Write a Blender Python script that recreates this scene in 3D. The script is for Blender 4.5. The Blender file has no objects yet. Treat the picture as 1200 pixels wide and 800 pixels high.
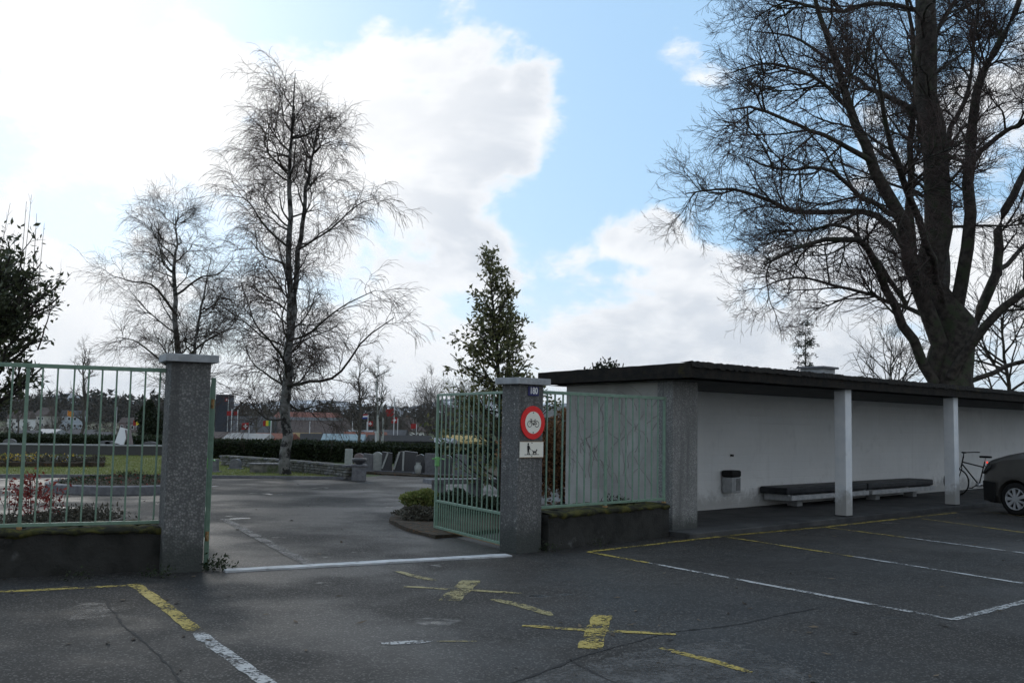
import bpy, bmesh, math, random
import numpy as np
from mathutils import Vector, Matrix
R = math.radians
random.seed(7)
rng = np.random.default_rng(11)
S = bpy.context.scene
COL = S.collection

# ------------------------------------------------------------------ camera
FPX, EYE, ROLL, PITCH = 1150.0, 1.58, R(1.05), R(4.7216)
fwd = np.array([0, math.cos(PITCH), math.sin(PITCH)])
up0 = np.array([0, -math.sin(PITCH), math.cos(PITCH)])
ex = np.array([1.0, 0, 0])
cr = math.cos(ROLL) * ex + math.sin(ROLL) * up0
cu = math.cos(ROLL) * up0 - math.sin(ROLL) * ex
cam_d = bpy.data.cameras.new('camera')
cam_d.sensor_width = 36; cam_d.lens = 36 * FPX / 1200; cam_d.clip_start = 0.05; cam_d.clip_end = 60000
cam = bpy.data.objects.new('camera', cam_d); COL.objects.link(cam)
cam.matrix_world = Matrix(((cr[0], cu[0], -fwd[0], 0), (cr[1], cu[1], -fwd[1], 0), (cr[2], cu[2], -fwd[2], EYE), (0, 0, 0, 1)))
S.camera = cam

# ------------------------------------------------------------------ world and sun
SUN_AZ, SUN_EL = R(-24), R(25)
w = bpy.data.worlds.new('World'); S.world = w; w.use_nodes = True
nt = w.node_tree; nt.nodes.clear()
def NN(tree, typ, **kw):
    n = tree.nodes.new(typ)
    for k, v in kw.items(): setattr(n, k, v)
    return n
def wm(op, a, b=None, c=None):
    n = NN(nt, 'ShaderNodeMath', operation=op)
    for i, v in enumerate((a, b, c)):
        if v is None: continue
        if isinstance(v, (int, float)): n.inputs[i].default_value = v
        else: nt.links.new(v, n.inputs[i])
    return n.outputs[0]
def wsmooth(v, a, b, lo=0.0, hi=1.0):
    n = NN(nt, 'ShaderNodeMapRange', interpolation_type='SMOOTHSTEP')
    nt.links.new(v, n.inputs[0])
    for i, q in enumerate((a, b, lo, hi)): n.inputs[i + 1].default_value = q
    return n.outputs[0]
def wmix(f, a, b):
    n = NN(nt, 'ShaderNodeMix', data_type='RGBA')
    if isinstance(f, (int, float)): n.inputs[0].default_value = f
    else: nt.links.new(f, n.inputs[0])
    for i, v in ((6, a), (7, b)):
        if isinstance(v, tuple): n.inputs[i].default_value = v
        else: nt.links.new(v, n.inputs[i])
    return n.outputs[2]
tc = NN(nt, 'ShaderNodeTexCoord'); DIR = tc.outputs['Generated']
sky = NN(nt, 'ShaderNodeTexSky', sky_type='NISHITA', sun_disc=False)
sky.sun_elevation = SUN_EL; sky.sun_rotation = SUN_AZ; sky.air_density = 1.0; sky.dust_density = 0.8; sky.ozone_density = 1.5
def wnoise(scale, detail, rough, dist, sc=(1, 1, 1.7), off=(0, 0, 0)):
    mp = NN(nt, 'ShaderNodeMapping'); mp.inputs['Scale'].default_value = sc; mp.inputs['Location'].default_value = off
    nt.links.new(DIR, mp.inputs[0])
    n = NN(nt, 'ShaderNodeTexNoise'); nt.links.new(mp.outputs[0], n.inputs['Vector'])
    n.inputs['Scale'].default_value = scale; n.inputs['Detail'].default_value = detail
    n.inputs['Roughness'].default_value = rough; n.inputs['Distortion'].default_value = dist
    return n.outputs['Fac']
def dirvec(px, py):
    d = fwd * FPX + cr * (px - 600) - cu * (py - 400); d = d / np.linalg.norm(d); return d
def blob(d, r0, r1):
    n = NN(nt, 'ShaderNodeVectorMath', operation='DOT_PRODUCT'); nt.links.new(DIR, n.inputs[0]); n.inputs[1].default_value = tuple(d)
    return wsmooth(n.outputs['Value'], math.cos(R(r1)), math.cos(R(r0)))
n1 = wnoise(4.2, 12, 0.58, 0.35)
n2 = wnoise(10.0, 9, 0.62, 0.15, off=(3.1, 1.7, .4))
shade = wnoise(3.6, 8, 0.58, 0.3, off=(2.6, 5.35, 2.0))
# where the cloud bank stands and where the sky is clear (directions in the sky)
BL = [(150, 200, 6, 26, .20), (480, 200, 2, 9, .16), (610, 100, 1, 5.5, .22), (655, 110, .5, 3, .14), (640, 200, .5, 4, .06), (420, 60, 1, 6, .10), (770, 365, 1, 7, .22), (905, 390, 1, 8, .18),
      (560, 420, 2, 10, .14), (742, 262, .5, 3, .26), (620, 250, 1, 4, -.10), (900, 300, 1, 5, -.16), (560, 300, .5, 3, .08), (730, 150, 2, 6.5, -.26), (680, 290, 1.5, 5.5, -.24), (700, 220, 1, 4, -.12), (600, 10, 2, 10, -.24), (850, 130, 2, 9, -.16),
      (960, 140, 3, 12, -.12), (330, -5, 1, 5.5, -.34), (440, 20, 1, 5, -.14), (800, 100, .5, 3.4, .24), (785, 20, .5, 3, .16), (1200, 200, 4, 12, .16), (470, 330, 1, 5, -.22), (200, 330, 1, 6, -.16), (90, 260, .5, 3, -.16), (390, 130, .5, 3, -.12), (500, 250, .5, 3, .08)]
cov = wm('ADD', wm('MULTIPLY', n1, 1.50), wm('MULTIPLY', n2, .70))
for px, py, r0, r1, a in BL:
    cov = wm('MULTIPLY_ADD', blob(dirvec(px, py), r0, r1), a, cov)
mask = wsmooth(cov, 1.05, 1.25)
thick = wsmooth(cov, 1.10, 1.40)
sunv = np.array([math.sin(SUN_AZ) * math.cos(SUN_EL), math.cos(SUN_AZ) * math.cos(SUN_EL), math.sin(SUN_EL)])
glow = blob(sunv, 1, 26)
# clouds and air scatter light forward: brightest round the hidden sun, fading towards the far side of the sky
fore = blob(sunv, 20, 165)
gshade = wm('MULTIPLY', wm('MULTIPLY', wsmooth(shade, .46, .60), thick), wm('SUBTRACT', 1.0, wm('MULTIPLY', glow, .35)))
ccol = wmix(gshade, (9.5, 9.7, 10.0, 1), (6.7, 7.2, 7.9, 1))
ccol = wmix(wm('MULTIPLY', glow, .9), ccol, (10.4, 10.4, 10.4, 1))
ccol = wmix(fore, (7.6, 7.3, 6.8, 1), ccol)
clear = wmix(.68, sky.outputs[0], wmix(fore, (4.2, 5.0, 6.0, 1), (4.3, 7.3, 10.6, 1)))
sepd = NN(nt, 'ShaderNodeSeparateXYZ'); nt.links.new(DIR, sepd.inputs[0])
hor = wsmooth(sepd.outputs[2], -.02, .20, .55, 0)
clear = wmix(hor, clear, wmix(fore, (8.0, 8.2, 8.4, 1), (9.6, 10.1, 10.5, 1)))
final = wmix(mask, clear, ccol)
bg = NN(nt, 'ShaderNodeBackground'); bg.inputs[1].default_value = 0.1
nt.links.new(final, bg.inputs[0])
wo = NN(nt, 'ShaderNodeOutputWorld'); nt.links.new(bg.outputs[0], wo.inputs[0])

sl = bpy.data.lights.new('sun', 'SUN'); sl.energy = .5; sl.angle = R(20); sl.color = (1, .94, .85)
so = bpy.data.objects.new('sun', sl); COL.objects.link(so)
so.rotation_euler = Vector(-sunv).to_track_quat('-Z', 'Y').to_euler()
S.view_settings.view_transform = 'Standard'; S.view_settings.look = 'None'; S.view_settings.gamma = 1
S.view_settings.exposure = 0.1
S.view_settings.use_curve_mapping = False
S.render.engine = 'CYCLES'
S.cycles.use_denoising = True
S.cycles.max_bounces = 6

# ------------------------------------------------------------------ helpers
def at(px, py, dep):
    d = fwd * FPX + cr * (px - 600) - cu * (py - 400)
    return np.array([0, 0, EYE]) + d * (dep / d[1])
def gp(px, py, z=0.0):
    d = fwd * FPX + cr * (px - 600) - cu * (py - 400)
    return np.array([0, 0, EYE]) + d * ((z - EYE) / d[2])

def tag(o, label=None, cat=None, group=None, kind=None):
    if label: o['label'] = label
    if cat: o['category'] = cat
    if group: o['group'] = group
    if kind: o['kind'] = kind
    return o
def empty(name, loc, rz=0.0, label=None, cat=None, group=None):
    o = bpy.data.objects.new(name, None); COL.objects.link(o)
    o.location = loc; o.rotation_euler = (0, 0, rz); o.empty_display_size = .1
    return tag(o, label, cat, group)
def link(name, me, mat, parent=None, loc=None, rz=None, bevel=0, smooth=False):
    o = bpy.data.objects.new(name, me); COL.objects.link(o)
    if mat is not None and not me.materials: me.materials.append(mat)
    if parent: o.parent = parent
    if loc is not None: o.location = loc
    if rz is not None: o.rotation_euler = (0, 0, rz)
    if smooth: me.polygons.foreach_set('use_smooth', [True] * len(me.polygons))
    if bevel:
        b = o.modifiers.new('bevel', 'BEVEL'); b.width = bevel; b.segments = 2; b.limit_method = 'ANGLE'
    return o
def np_mesh(name, V, F, smooth=False):
    V = np.asarray(V, np.float32).reshape(-1, 3); F = np.asarray(F, np.int32)
    me = bpy.data.meshes.new(name); k = F.shape[1]
    me.vertices.add(len(V)); me.vertices.foreach_set('co', V.ravel())
    me.loops.add(F.size); me.loops.foreach_set('vertex_index', F.ravel())
    me.polygons.add(len(F)); me.polygons.foreach_set('loop_start', np.arange(0, F.size, k, dtype=np.int32))
    me.polygons.foreach_set('loop_total', np.full(len(F), k, np.int32))
    if smooth: me.polygons.foreach_set('use_smooth', np.ones(len(F), bool))
    me.update(calc_edges=True)
    return me
class MB:
    def __init__(s): s.V = []; s.F = []
    def add(s, V, F):
        b = len(s.V); s.V += [tuple(v) for v in V]; s.F += [tuple(i + b for i in f) for f in F]; return s
    def box(s, c, d, rz=0.0, rx=0.0, ry=0.0):
        m = Matrix.Rotation(rz, 3, 'Z') @ Matrix.Rotation(ry, 3, 'Y') @ Matrix.Rotation(rx, 3, 'X')
        V = [Vector(c) + m @ Vector((x * d[0] / 2, y * d[1] / 2, z * d[2] / 2)) for z in (-1, 1) for y in (-1, 1) for x in (-1, 1)]
        return s.add(V, [(0, 2, 3, 1), (4, 5, 7, 6), (0, 1, 5, 4), (2, 6, 7, 3), (0, 4, 6, 2), (1, 3, 7, 5)])
    def span(s, a, b, w, h):           # a bar from a to b, w across (horizontal), h high
        a = Vector(a); b = Vector(b); d = b - a
        sd = Vector((-d.y, d.x, 0))
        sd = sd.normalized() if sd.length > 1e-6 else Vector((1, 0, 0))
        u = d.cross(sd).normalized() * -1
        V = [p + sd * i * w / 2 + u * j * h / 2 for p in (a, b) for i, j in ((-1, -1), (1, -1), (1, 1), (-1, 1))]
        return s.add(V, [(0, 3, 2, 1), (4, 5, 6, 7), (0, 1, 5, 4), (1, 2, 6, 5), (2, 3, 7, 6), (3, 0, 4, 7)])
    def tube(s, pts, rad, n=8, caps=True):
        pts = [Vector(p) for p in pts]
        if not hasattr(rad, '__len__'): rad = [rad] * len(pts)
        rings = []
        for i, p in enumerate(pts):
            t = (pts[min(i + 1, len(pts) - 1)] - pts[max(i - 1, 0)]).normalized()
            ref = Vector((0, 0, 1)) if abs(t.z) < .9 else Vector((1, 0, 0))
            a = t.cross(ref).normalized(); b = t.cross(a)
            rings.append([p + (a * math.cos(2 * math.pi * k / n) + b * math.sin(2 * math.pi * k / n)) * rad[i] for k in range(n)])
        V = [v for r in rings for v in r]; F = []
        for i in range(len(pts) - 1):
            for k in range(n):
                F.append((i * n + k, i * n + (k + 1) % n, (i + 1) * n + (k + 1) % n, (i + 1) * n + k))
        if caps: F.append(tuple(range(n - 1, -1, -1))); F.append(tuple((len(pts) - 1) * n + k for k in range(n)))
        return s.add(V, F)
    def lathe(s, prof, c=(0, 0, 0), n=24):
        V = []; F = []
        for r, z in prof:
            for k in range(n): V.append((c[0] + r * math.cos(2 * math.pi * k / n), c[1] + r * math.sin(2 * math.pi * k / n), c[2] + z))
        for i in range(len(prof) - 1):
            for k in range(n): F.append((i * n + k, i * n + (k + 1) % n, (i + 1) * n + (k + 1) % n, (i + 1) * n + k))
        return s.add(V, F)
    def prism(s, poly, y0, y1):        # polygon in (x, z) extruded along y
        n = len(poly)
        V = [(x, y0, z) for x, z in poly] + [(x, y1, z) for x, z in poly]
        F = [tuple(range(n)), tuple(range(2 * n - 1, n - 1, -1))] + [(i, i + n, (i + 1) % n + n, (i + 1) % n) for i in range(n)]
        return s.add(V, F)
    def slab(s, poly, z0, z1):         # polygon in (x, y) extruded upward
        n = len(poly)
        V = [(x, y, z0) for x, y in poly] + [(x, y, z1) for x, y in poly]
        F = [tuple(range(n - 1, -1, -1)), tuple(range(n, 2 * n))] + [(i, (i + 1) % n, (i + 1) % n + n, i + n) for i in range(n)]
        return s.add(V, F)
    def mesh(s, name):
        me = bpy.data.meshes.new(name); me.from_pydata(s.V, [], s.F); me.update()
        bm = bmesh.new(); bm.from_mesh(me); bmesh.ops.recalc_face_normals(bm, faces=bm.faces); bm.to_mesh(me); bm.free()
        return me
    def build(s, name, mat, parent=None, loc=None, rz=None, bevel=0, smooth=False):
        return link(name, s.mesh(name), mat, parent, loc, rz, bevel, smooth)
def rough(o, cuts, amp, scale=3.0, seed=0, axis=None):
    """subdivide a mesh object and wobble its surface so that edges are not machine-straight"""
    from mathutils import noise
    bm = bmesh.new(); bm.from_mesh(o.data)
    for _ in range(12):
        es = [e for e in bm.edges if e.calc_length() > cuts]
        if not es: break
        bmesh.ops.subdivide_edges(bm, edges=es, cuts=1, use_grid_fill=True)
        if len(bm.verts) > 40000: break
    bmesh.ops.triangulate(bm, faces=bm.faces)
    for v in bm.verts:
        d = noise.noise_vector(v.co * scale + Vector((seed * 7.3, seed * 3.1, 0))) + .5 * noise.noise_vector(v.co * scale * 2.7 + Vector((seed, 9, 4)))
        v.co += Vector((d.x, d.y, d.z)) * amp
    bm.to_mesh(o.data); bm.free()
    o.data.polygons.foreach_set('use_smooth', [False] * len(o.data.polygons))
    return o
def copy_tree(o, parent=None):
    c = o.copy(); COL.objects.link(c); c.parent = parent
    for ch in list(o.children): copy_tree(ch, c)
    return c

# ------------------------------------------------------------------ materials
MATS = {}
def mat(name, c1, c2=None, scale=8.0, rough_=.7, bump=0.0, bscale=None, spec=.3, metal=0.0, detail=6, c3=None, s3=1.0, t3=(.5, .65), rough2=None, emit=None, coords='Object', contrast=(.35, .65), foot=None, courses=False):
    if name in MATS: return MATS[name]
    m = bpy.data.materials.new(name); m.use_nodes = True; t = m.node_tree
    b = t.nodes['Principled BSDF']
    b.inputs['Roughness'].default_value = rough_; b.inputs['Specular IOR Level'].default_value = spec; b.inputs['Metallic'].default_value = metal
    tcn = NN(t, 'ShaderNodeTexCoord'); co = tcn.outputs[coords]
    def noise(sc, de=detail, ro=.6):
        n = NN(t, 'ShaderNodeTexNoise'); t.links.new(co, n.inputs['Vector'])
        n.inputs['Scale'].default_value = sc; n.inputs['Detail'].default_value = de; n.inputs['Roughness'].default_value = ro
        return n.outputs['Fac']
    def mr(v, a, b_, lo=0, hi=1):
        n = NN(t, 'ShaderNodeMapRange', interpolation_type='SMOOTHSTEP'); t.links.new(v, n.inputs[0])
        for i, q in enumerate((a, b_, lo, hi)): n.inputs[i + 1].default_value = q
        return n.outputs[0]
    def mix(f, a, b_):
        n = NN(t, 'ShaderNodeMix', data_type='RGBA'); t.links.new(f, n.inputs[0])
        for i, v in ((6, a), (7, b_)):
            if isinstance(v, tuple): n.inputs[i].default_value = (*v[:3], 1)
            else: t.links.new(v, n.inputs[i])
        return n.outputs[2]
    m['t'] = 1
    if c2 is None: b.inputs['Base Color'].default_value = (*c1, 1)
    else:
        col = mix(mr(noise(scale), *contrast), c1, c2)
        if c3 is not None: col = mix(mr(noise(s3), *t3), col, c3)
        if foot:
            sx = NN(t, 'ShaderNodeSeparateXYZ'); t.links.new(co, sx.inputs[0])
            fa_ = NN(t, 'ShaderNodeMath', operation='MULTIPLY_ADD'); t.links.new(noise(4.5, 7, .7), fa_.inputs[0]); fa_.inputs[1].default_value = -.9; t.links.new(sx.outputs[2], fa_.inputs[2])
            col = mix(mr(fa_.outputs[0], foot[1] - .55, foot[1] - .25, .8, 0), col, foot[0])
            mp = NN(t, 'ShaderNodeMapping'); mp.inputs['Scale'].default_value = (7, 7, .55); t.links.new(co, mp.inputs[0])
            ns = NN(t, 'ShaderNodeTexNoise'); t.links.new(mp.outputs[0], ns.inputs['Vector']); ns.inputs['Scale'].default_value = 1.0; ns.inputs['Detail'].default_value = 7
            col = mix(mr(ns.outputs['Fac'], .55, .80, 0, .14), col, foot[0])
        t.links.new(col, b.inputs['Base Color'])
    if rough2 is not None: t.links.new(mr(noise(scale * .37, 5), .4, .62, rough_, rough2), b.inputs['Roughness'])
    if bump:
        bn = NN(t, 'ShaderNodeBump'); bn.inputs['Strength'].default_value = bump; bn.inputs['Distance'].default_value = .02
        t.links.new(noise(bscale or scale * 4, 8), bn.inputs['Height']); t.links.new(bn.outputs[0], b.inputs['Normal'])
    if courses:
        mp = NN(t, 'ShaderNodeMapping'); mp.inputs['Rotation'].default_value = (R(-90), 0, 0); t.links.new(co, mp.inputs[0])
        br = NN(t, 'ShaderNodeTexBrick'); t.links.new(mp.outputs[0], br.inputs['Vector']); br.inputs['Scale'].default_value = 1; br.inputs['Brick Width'].default_value = .40; br.inputs['Row Height'].default_value = .15; br.inputs['Mortar Size'].default_value = .007; br.inputs['Mortar Smooth'].default_value = .6
        b2 = NN(t, 'ShaderNodeBump'); b2.invert = True; b2.inputs['Strength'].default_value = .55; b2.inputs['Distance'].default_value = .006; t.links.new(br.outputs['Fac'], b2.inputs['Height'])
        t.links.new(bn.outputs[0], b2.inputs['Normal']); t.links.new(b2.outputs[0], b.inputs['Normal'])
    if emit: b.inputs['Emission Color'].default_value = (*emit[0], 1); b.inputs['Emission Strength'].default_value = emit[1]
    MATS[name] = m
    return m

def asphalt_material():
    m = bpy.data.materials.new('asphalt'); m.use_nodes = True; t = m.node_tree; b = t.nodes['Principled BSDF']
    tcn = NN(t, 'ShaderNodeTexCoord'); co = tcn.outputs['Object']
    def noise(sc, de=6, ro=.6, v=co):
        n = NN(t, 'ShaderNodeTexNoise'); t.links.new(v, n.inputs['Vector']); n.inputs['Scale'].default_value = sc; n.inputs['Detail'].default_value = de; n.inputs['Roughness'].default_value = ro
        return n.outputs['Fac']
    def mr(v, a, b_, lo=0, hi=1):
        n = NN(t, 'ShaderNodeMapRange', interpolation_type='SMOOTHSTEP'); t.links.new(v, n.inputs[0])
        for i, q in enumerate((a, b_, lo, hi)): n.inputs[i + 1].default_value = q
        return n.outputs[0]
    def mix(f, a, b_):
        n = NN(t, 'ShaderNodeMix', data_type='RGBA')
        t.links.new(f, n.inputs[0])
        for i, v in ((6, a), (7, b_)):
            if isinstance(v, tuple): n.inputs[i].default_value = (*v[:3], 1)
            else: t.links.new(v, n.inputs[i])
        return n.outputs[2]
    vo = NN(t, 'ShaderNodeTexVoronoi'); t.links.new(co, vo.inputs['Vector']); vo.inputs['Scale'].default_value = 85
    sepc = NN(t, 'ShaderNodeSeparateColor'); t.links.new(vo.outputs['Color'], sepc.inputs[0])
    col = mix(mr(noise(.55, 7), .35, .68), (.0205, .0188, .0170), (.0370, .0342, .0312))
    col = mix(mr(sepc.outputs[0], .78, .95, 0, .8), col, (.135, .126, .115))
    col = mix(mr(noise(.23, 6, .62), .56, .70, 0, .65), col, (.066, .061, .055))
    col = mix(mr(noise(3.1, 8, .7), .60, .72, 0, .6), col, (.012, .011, .010))
    t.links.new(col, b.inputs['Base Color'])
    wet = mr(noise(.42, 5, .55), .40, .62)
    n = NN(t, 'ShaderNodeMapRange'); t.links.new(wet, n.inputs[0]); n.inputs[3].default_value = .50; n.inputs[4].default_value = .80
    pud = mr(noise(.85, 4, .5), .66, .70)
    mm = NN(t, 'ShaderNodeMix', data_type='FLOAT'); t.links.new(pud, mm.inputs[0]); t.links.new(n.outputs[0], mm.inputs[2]); mm.inputs[3].default_value = .16
    t.links.new(mm.outputs[0], b.inputs['Roughness'])
    b.inputs['Specular IOR Level'].default_value = .20
    bn = NN(t, 'ShaderNodeBump'); bn.inputs['Strength'].default_value = .5; bn.inputs['Distance'].default_value = .0025
    ad = NN(t, 'ShaderNodeMath', operation='ADD'); t.links.new(vo.outputs['Distance'], ad.inputs[0]); t.links.new(noise(30, 6), ad.inputs[1])
    t.links.new(ad.outputs[0], bn.inputs['Height']); t.links.new(bn.outputs[0], b.inputs['Normal'])
    return m
def paint_material(name, c, wear, soft=.07):
    """old road paint: gone wherever the stones of the asphalt have worn through"""
    m = bpy.data.materials.new(name); m.use_nodes = True; t = m.node_tree; b = t.nodes['Principled BSDF']
    tcn = NN(t, 'ShaderNodeTexCoord')
    def noise(sc, de, ro):
        n = NN(t, 'ShaderNodeTexNoise'); t.links.new(tcn.outputs['Object'], n.inputs['Vector']); n.inputs['Scale'].default_value = sc; n.inputs['Detail'].default_value = de; n.inputs['Roughness'].default_value = ro
        return n.outputs['Fac']
    def ma(op, a, b_, c_=None):
        n = NN(t, 'ShaderNodeMath', operation=op)
        for k, v in enumerate((a, b_, c_)):
            if v is None: continue
            if isinstance(v, (int, float)): n.inputs[k].default_value = v
            else: t.links.new(v, n.inputs[k])
        return n.outputs[0]
    vo = NN(t, 'ShaderNodeTexVoronoi'); t.links.new(tcn.outputs['Object'], vo.inputs['Vector']); vo.inputs['Scale'].default_value = 55
    sp = NN(t, 'ShaderNodeSeparateColor'); t.links.new(vo.outputs['Color'], sp.inputs[0])
    v = ma('MULTIPLY_ADD', sp.outputs[0], .28, noise(24, 6, .75)); v = ma('MULTIPLY_ADD', noise(3.3, 5, .65), 1.3, v)
    n = NN(t, 'ShaderNodeMapRange', interpolation_type='SMOOTHSTEP'); t.links.new(v, n.inputs[0]); n.inputs[1].default_value = wear - soft; n.inputs[2].default_value = wear + soft
    mx = NN(t, 'ShaderNodeMix', data_type='RGBA'); t.links.new(noise(9, 5, .7), mx.inputs[0]); mx.inputs[6].default_value = (*[x * .55 for x in c], 1); mx.inputs[7].default_value = (*[x * 1.25 for x in c], 1)
    t.links.new(mx.outputs[2], b.inputs['Base Color']); b.inputs['Roughness'].default_value = .65
    tr = NN(t, 'ShaderNodeBsdfTransparent'); ms = NN(t, 'ShaderNodeMixShader')
    t.links.new(n.outputs[0], ms.inputs[0]); t.links.new(tr.outputs[0], ms.inputs[1]); t.links.new(b.outputs[0], ms.inputs[2]); t.links.new(ms.outputs[0], t.nodes['Material Output'].inputs[0])
    return m
def aggregate_material(name, base, light, scale=42, dirt=(.05, .055, .05), dirt_h=0.35):
    """washed concrete: pale pebbles in a grey matrix, damp and mossy towards the foot (a stain, not shade)"""
    m = bpy.data.materials.new(name); m.use_nodes = True; t = m.node_tree; b = t.nodes['Principled BSDF']
    tcn = NN(t, 'ShaderNodeTexCoord'); co = tcn.outputs['Object']
    vo = NN(t, 'ShaderNodeTexVoronoi'); t.links.new(co, vo.inputs['Vector']); vo.inputs['Scale'].default_value = scale
    sep = NN(t, 'ShaderNodeSeparateColor'); t.links.new(vo.outputs['Color'], sep.inputs[0])
    def noise(sc, de=6, ro=.6):
        n = NN(t, 'ShaderNodeTexNoise'); t.links.new(co, n.inputs['Vector']); n.inputs['Scale'].default_value = sc; n.inputs['Detail'].default_value = de; n.inputs['Roughness'].default_value = ro
        return n.outputs['Fac']
    def mr(v, a, b_, lo=0, hi=1):
        n = NN(t, 'ShaderNodeMapRange', interpolation_type='SMOOTHSTEP'); t.links.new(v, n.inputs[0])
        for i, q in enumerate((a, b_, lo, hi)): n.inputs[i + 1].default_value = q
        return n.outputs[0]
    def mix(f, a, b_):
        n = NN(t, 'ShaderNodeMix', data_type='RGBA'); t.links.new(f, n.inputs[0])
        for i, v in ((6, a), (7, b_)):
            if isinstance(v, tuple): n.inputs[i].default_value = (*v[:3], 1)
            else: t.links.new(v, n.inputs[i])
        return n.outputs[2]
    peb = mr(sep.outputs[0], .25, 1.0)
    col = mix(peb, base, light)
    col = mix(mr(sep.outputs[1], .95, .985, 0, .8), col, (.50, .49, .46))
    col = mix(mr(vo.outputs['Distance'], .35, .62, 0, .7), col, tuple(.55 * x for x in base))
    col = mix(mr(noise(1.6, 8, .65), .44, .7, 0, .6), col, tuple(.6 * x for x in base))
    mp = NN(t, 'ShaderNodeMapping'); mp.inputs['Scale'].default_value = (9, 9, .5); t.links.new(co, mp.inputs[0])
    ns = NN(t, 'ShaderNodeTexNoise'); t.links.new(mp.outputs[0], ns.inputs['Vector']); ns.inputs['Scale'].default_value = 1.0; ns.inputs['Detail'].default_value = 6
    col = mix(mr(ns.outputs['Fac'], .48, .72, 0, .65), col, tuple(.5 * x for x in base))
    if dirt_h > 0:
        sx = NN(t, 'ShaderNodeSeparateXYZ'); t.links.new(co, sx.inputs[0])
        a = NN(t, 'ShaderNodeMath', operation='MULTIPLY_ADD'); t.links.new(noise(5, 6), a.inputs[0]); a.inputs[1].default_value = -.5; t.links.new(sx.outputs[2], a.inputs[2])
        col = mix(mr(a.outputs[0], dirt_h - .42, dirt_h - .1, .85, 0), col, dirt)
    t.links.new(col, b.inputs['Base Color']); b.inputs['Roughness'].default_value = .85; b.inputs['Specular IOR Level'].default_value = .25
    bn = NN(t, 'ShaderNodeBump'); bn.inputs['Strength'].default_value = .7; bn.inputs['Distance'].default_value = .006; bn.invert = True
    t.links.new(vo.outputs['Distance'], bn.inputs['Height']); t.links.new(bn.outputs[0], b.inputs['Normal'])
    return m
def leaf_material(name, c1, c2, rough_=.45, trans=.25):
    m = bpy.data.materials.new(name); m.use_nodes = True; t = m.node_tree; b = t.nodes['Principled BSDF']
    g = NN(t, 'ShaderNodeNewGeometry')
    mx = NN(t, 'ShaderNodeMix', data_type='RGBA'); t.links.new(g.outputs['Random Per Island'], mx.inputs[0])
    mx.inputs[6].default_value = (*c1, 1); mx.inputs[7].default_value = (*c2, 1)
    t.links.new(mx.outputs[2], b.inputs['Base Color']); b.inputs['Roughness'].default_value = rough_; b.inputs['Specular IOR Level'].default_value = .35
    tr = NN(t, 'ShaderNodeBsdfTranslucent'); t.links.new(mx.outputs[2], tr.inputs[0])
    ms = NN(t, 'ShaderNodeMixShader'); ms.inputs[0].default_value = trans
    t.links.new(b.outputs[0], ms.inputs[1]); t.links.new(tr.outputs[0], ms.inputs[2]); t.links.new(ms.outputs[0], t.nodes['Material Output'].inputs[0])
    return m

ASPH = asphalt_material()
PY = paint_material('yellow_paint', (.44, .33, .06), 1.255, .12)
PYF = paint_material('faded_yellow_paint', (.30, .25, .10), 1.24, .16)
PW = paint_material('white_paint_line', (.46, .46, .45), 1.25, .12)
AGG = aggregate_material('washed_concrete', (.15, .15, .147), (.25, .245, .235))
AGGF = aggregate_material('fine_washed_concrete', (.24, .24, .235), (.36, .355, .34), 70, dirt_h=.25)
SIDE = mat('rough_render', (.32, .31, .285), (.41, .40, .375), 2.2, .9, .5, 45, c3=(.24, .23, .215), s3=1.1, t3=(.5, .75))
CAPM = mat('cap_stone', (.30, .31, .32), (.42, .43, .44), 9, .8, .4, 60)
GREEN = mat('green_rail_paint', (.15, .24, .175), (.19, .29, .215), 14, .42, .1, 60, spec=.45, c3=(.08, .12, .09), s3=30, t3=(.6, .75))
RUST = mat('rust_edge', (.30, .17, .07), (.40, .26, .12), 30, .85, .2)
PLINTH = mat('mossy_plinth', (.018, .018, .016), (.036, .035, .032), 4, .9, .7, 40, c3=(.12, .12, .115), s3=3.2, t3=(.60, .76), contrast=(.3, .6))
MOSS = mat('moss', (.040, .044, .012), (.105, .095, .022), 14, .95, 1.0, 130, c3=(.022, .022, .012), s3=5, t3=(.44, .56))
ROOFM = mat('mossy_roof_edge', (.010, .0095, .009), (.022, .018, .014), 9, .95, .8, 60, c3=(.034, .028, .012), s3=4, t3=(.58, .72))
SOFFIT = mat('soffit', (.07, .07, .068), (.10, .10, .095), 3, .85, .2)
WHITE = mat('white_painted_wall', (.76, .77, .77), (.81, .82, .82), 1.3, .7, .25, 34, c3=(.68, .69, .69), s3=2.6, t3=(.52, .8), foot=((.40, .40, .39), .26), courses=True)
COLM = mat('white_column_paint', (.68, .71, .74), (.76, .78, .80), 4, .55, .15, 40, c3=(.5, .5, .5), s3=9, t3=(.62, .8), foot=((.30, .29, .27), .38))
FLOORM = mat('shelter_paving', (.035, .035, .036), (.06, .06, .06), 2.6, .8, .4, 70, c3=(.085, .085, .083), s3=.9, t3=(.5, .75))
DARKWOOD = mat('dark_seat_timber', (.012, .014, .018), (.03, .032, .036), 7, .5, .3, 30)
CONC = mat('bench_concrete', (.34, .35, .36), (.46, .47, .48), 7, .85, .4, 60)
LAWN = mat('lawn_soil', (.11, .135, .04), (.18, .19, .07), 1.2, .95, .6, 60, c3=(.12, .10, .05), s3=5, t3=(.58, .7))
FIELD = mat('field', (.06, .085, .03), (.085, .10, .04), .02, .95, .3, 3, c3=(.085, .075, .05), s3=.012, t3=(.45, .6))
EARTH = mat('bed_earth', (.035, .028, .02), (.07, .055, .038), 9, .95, .9, 40, c3=(.13, .065, .03), s3=16, t3=(.55, .66))
GRANITE = mat('dark_granite', (.05, .05, .055), (.09, .09, .095), 40, .35, .1, 80, spec=.4)
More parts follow.
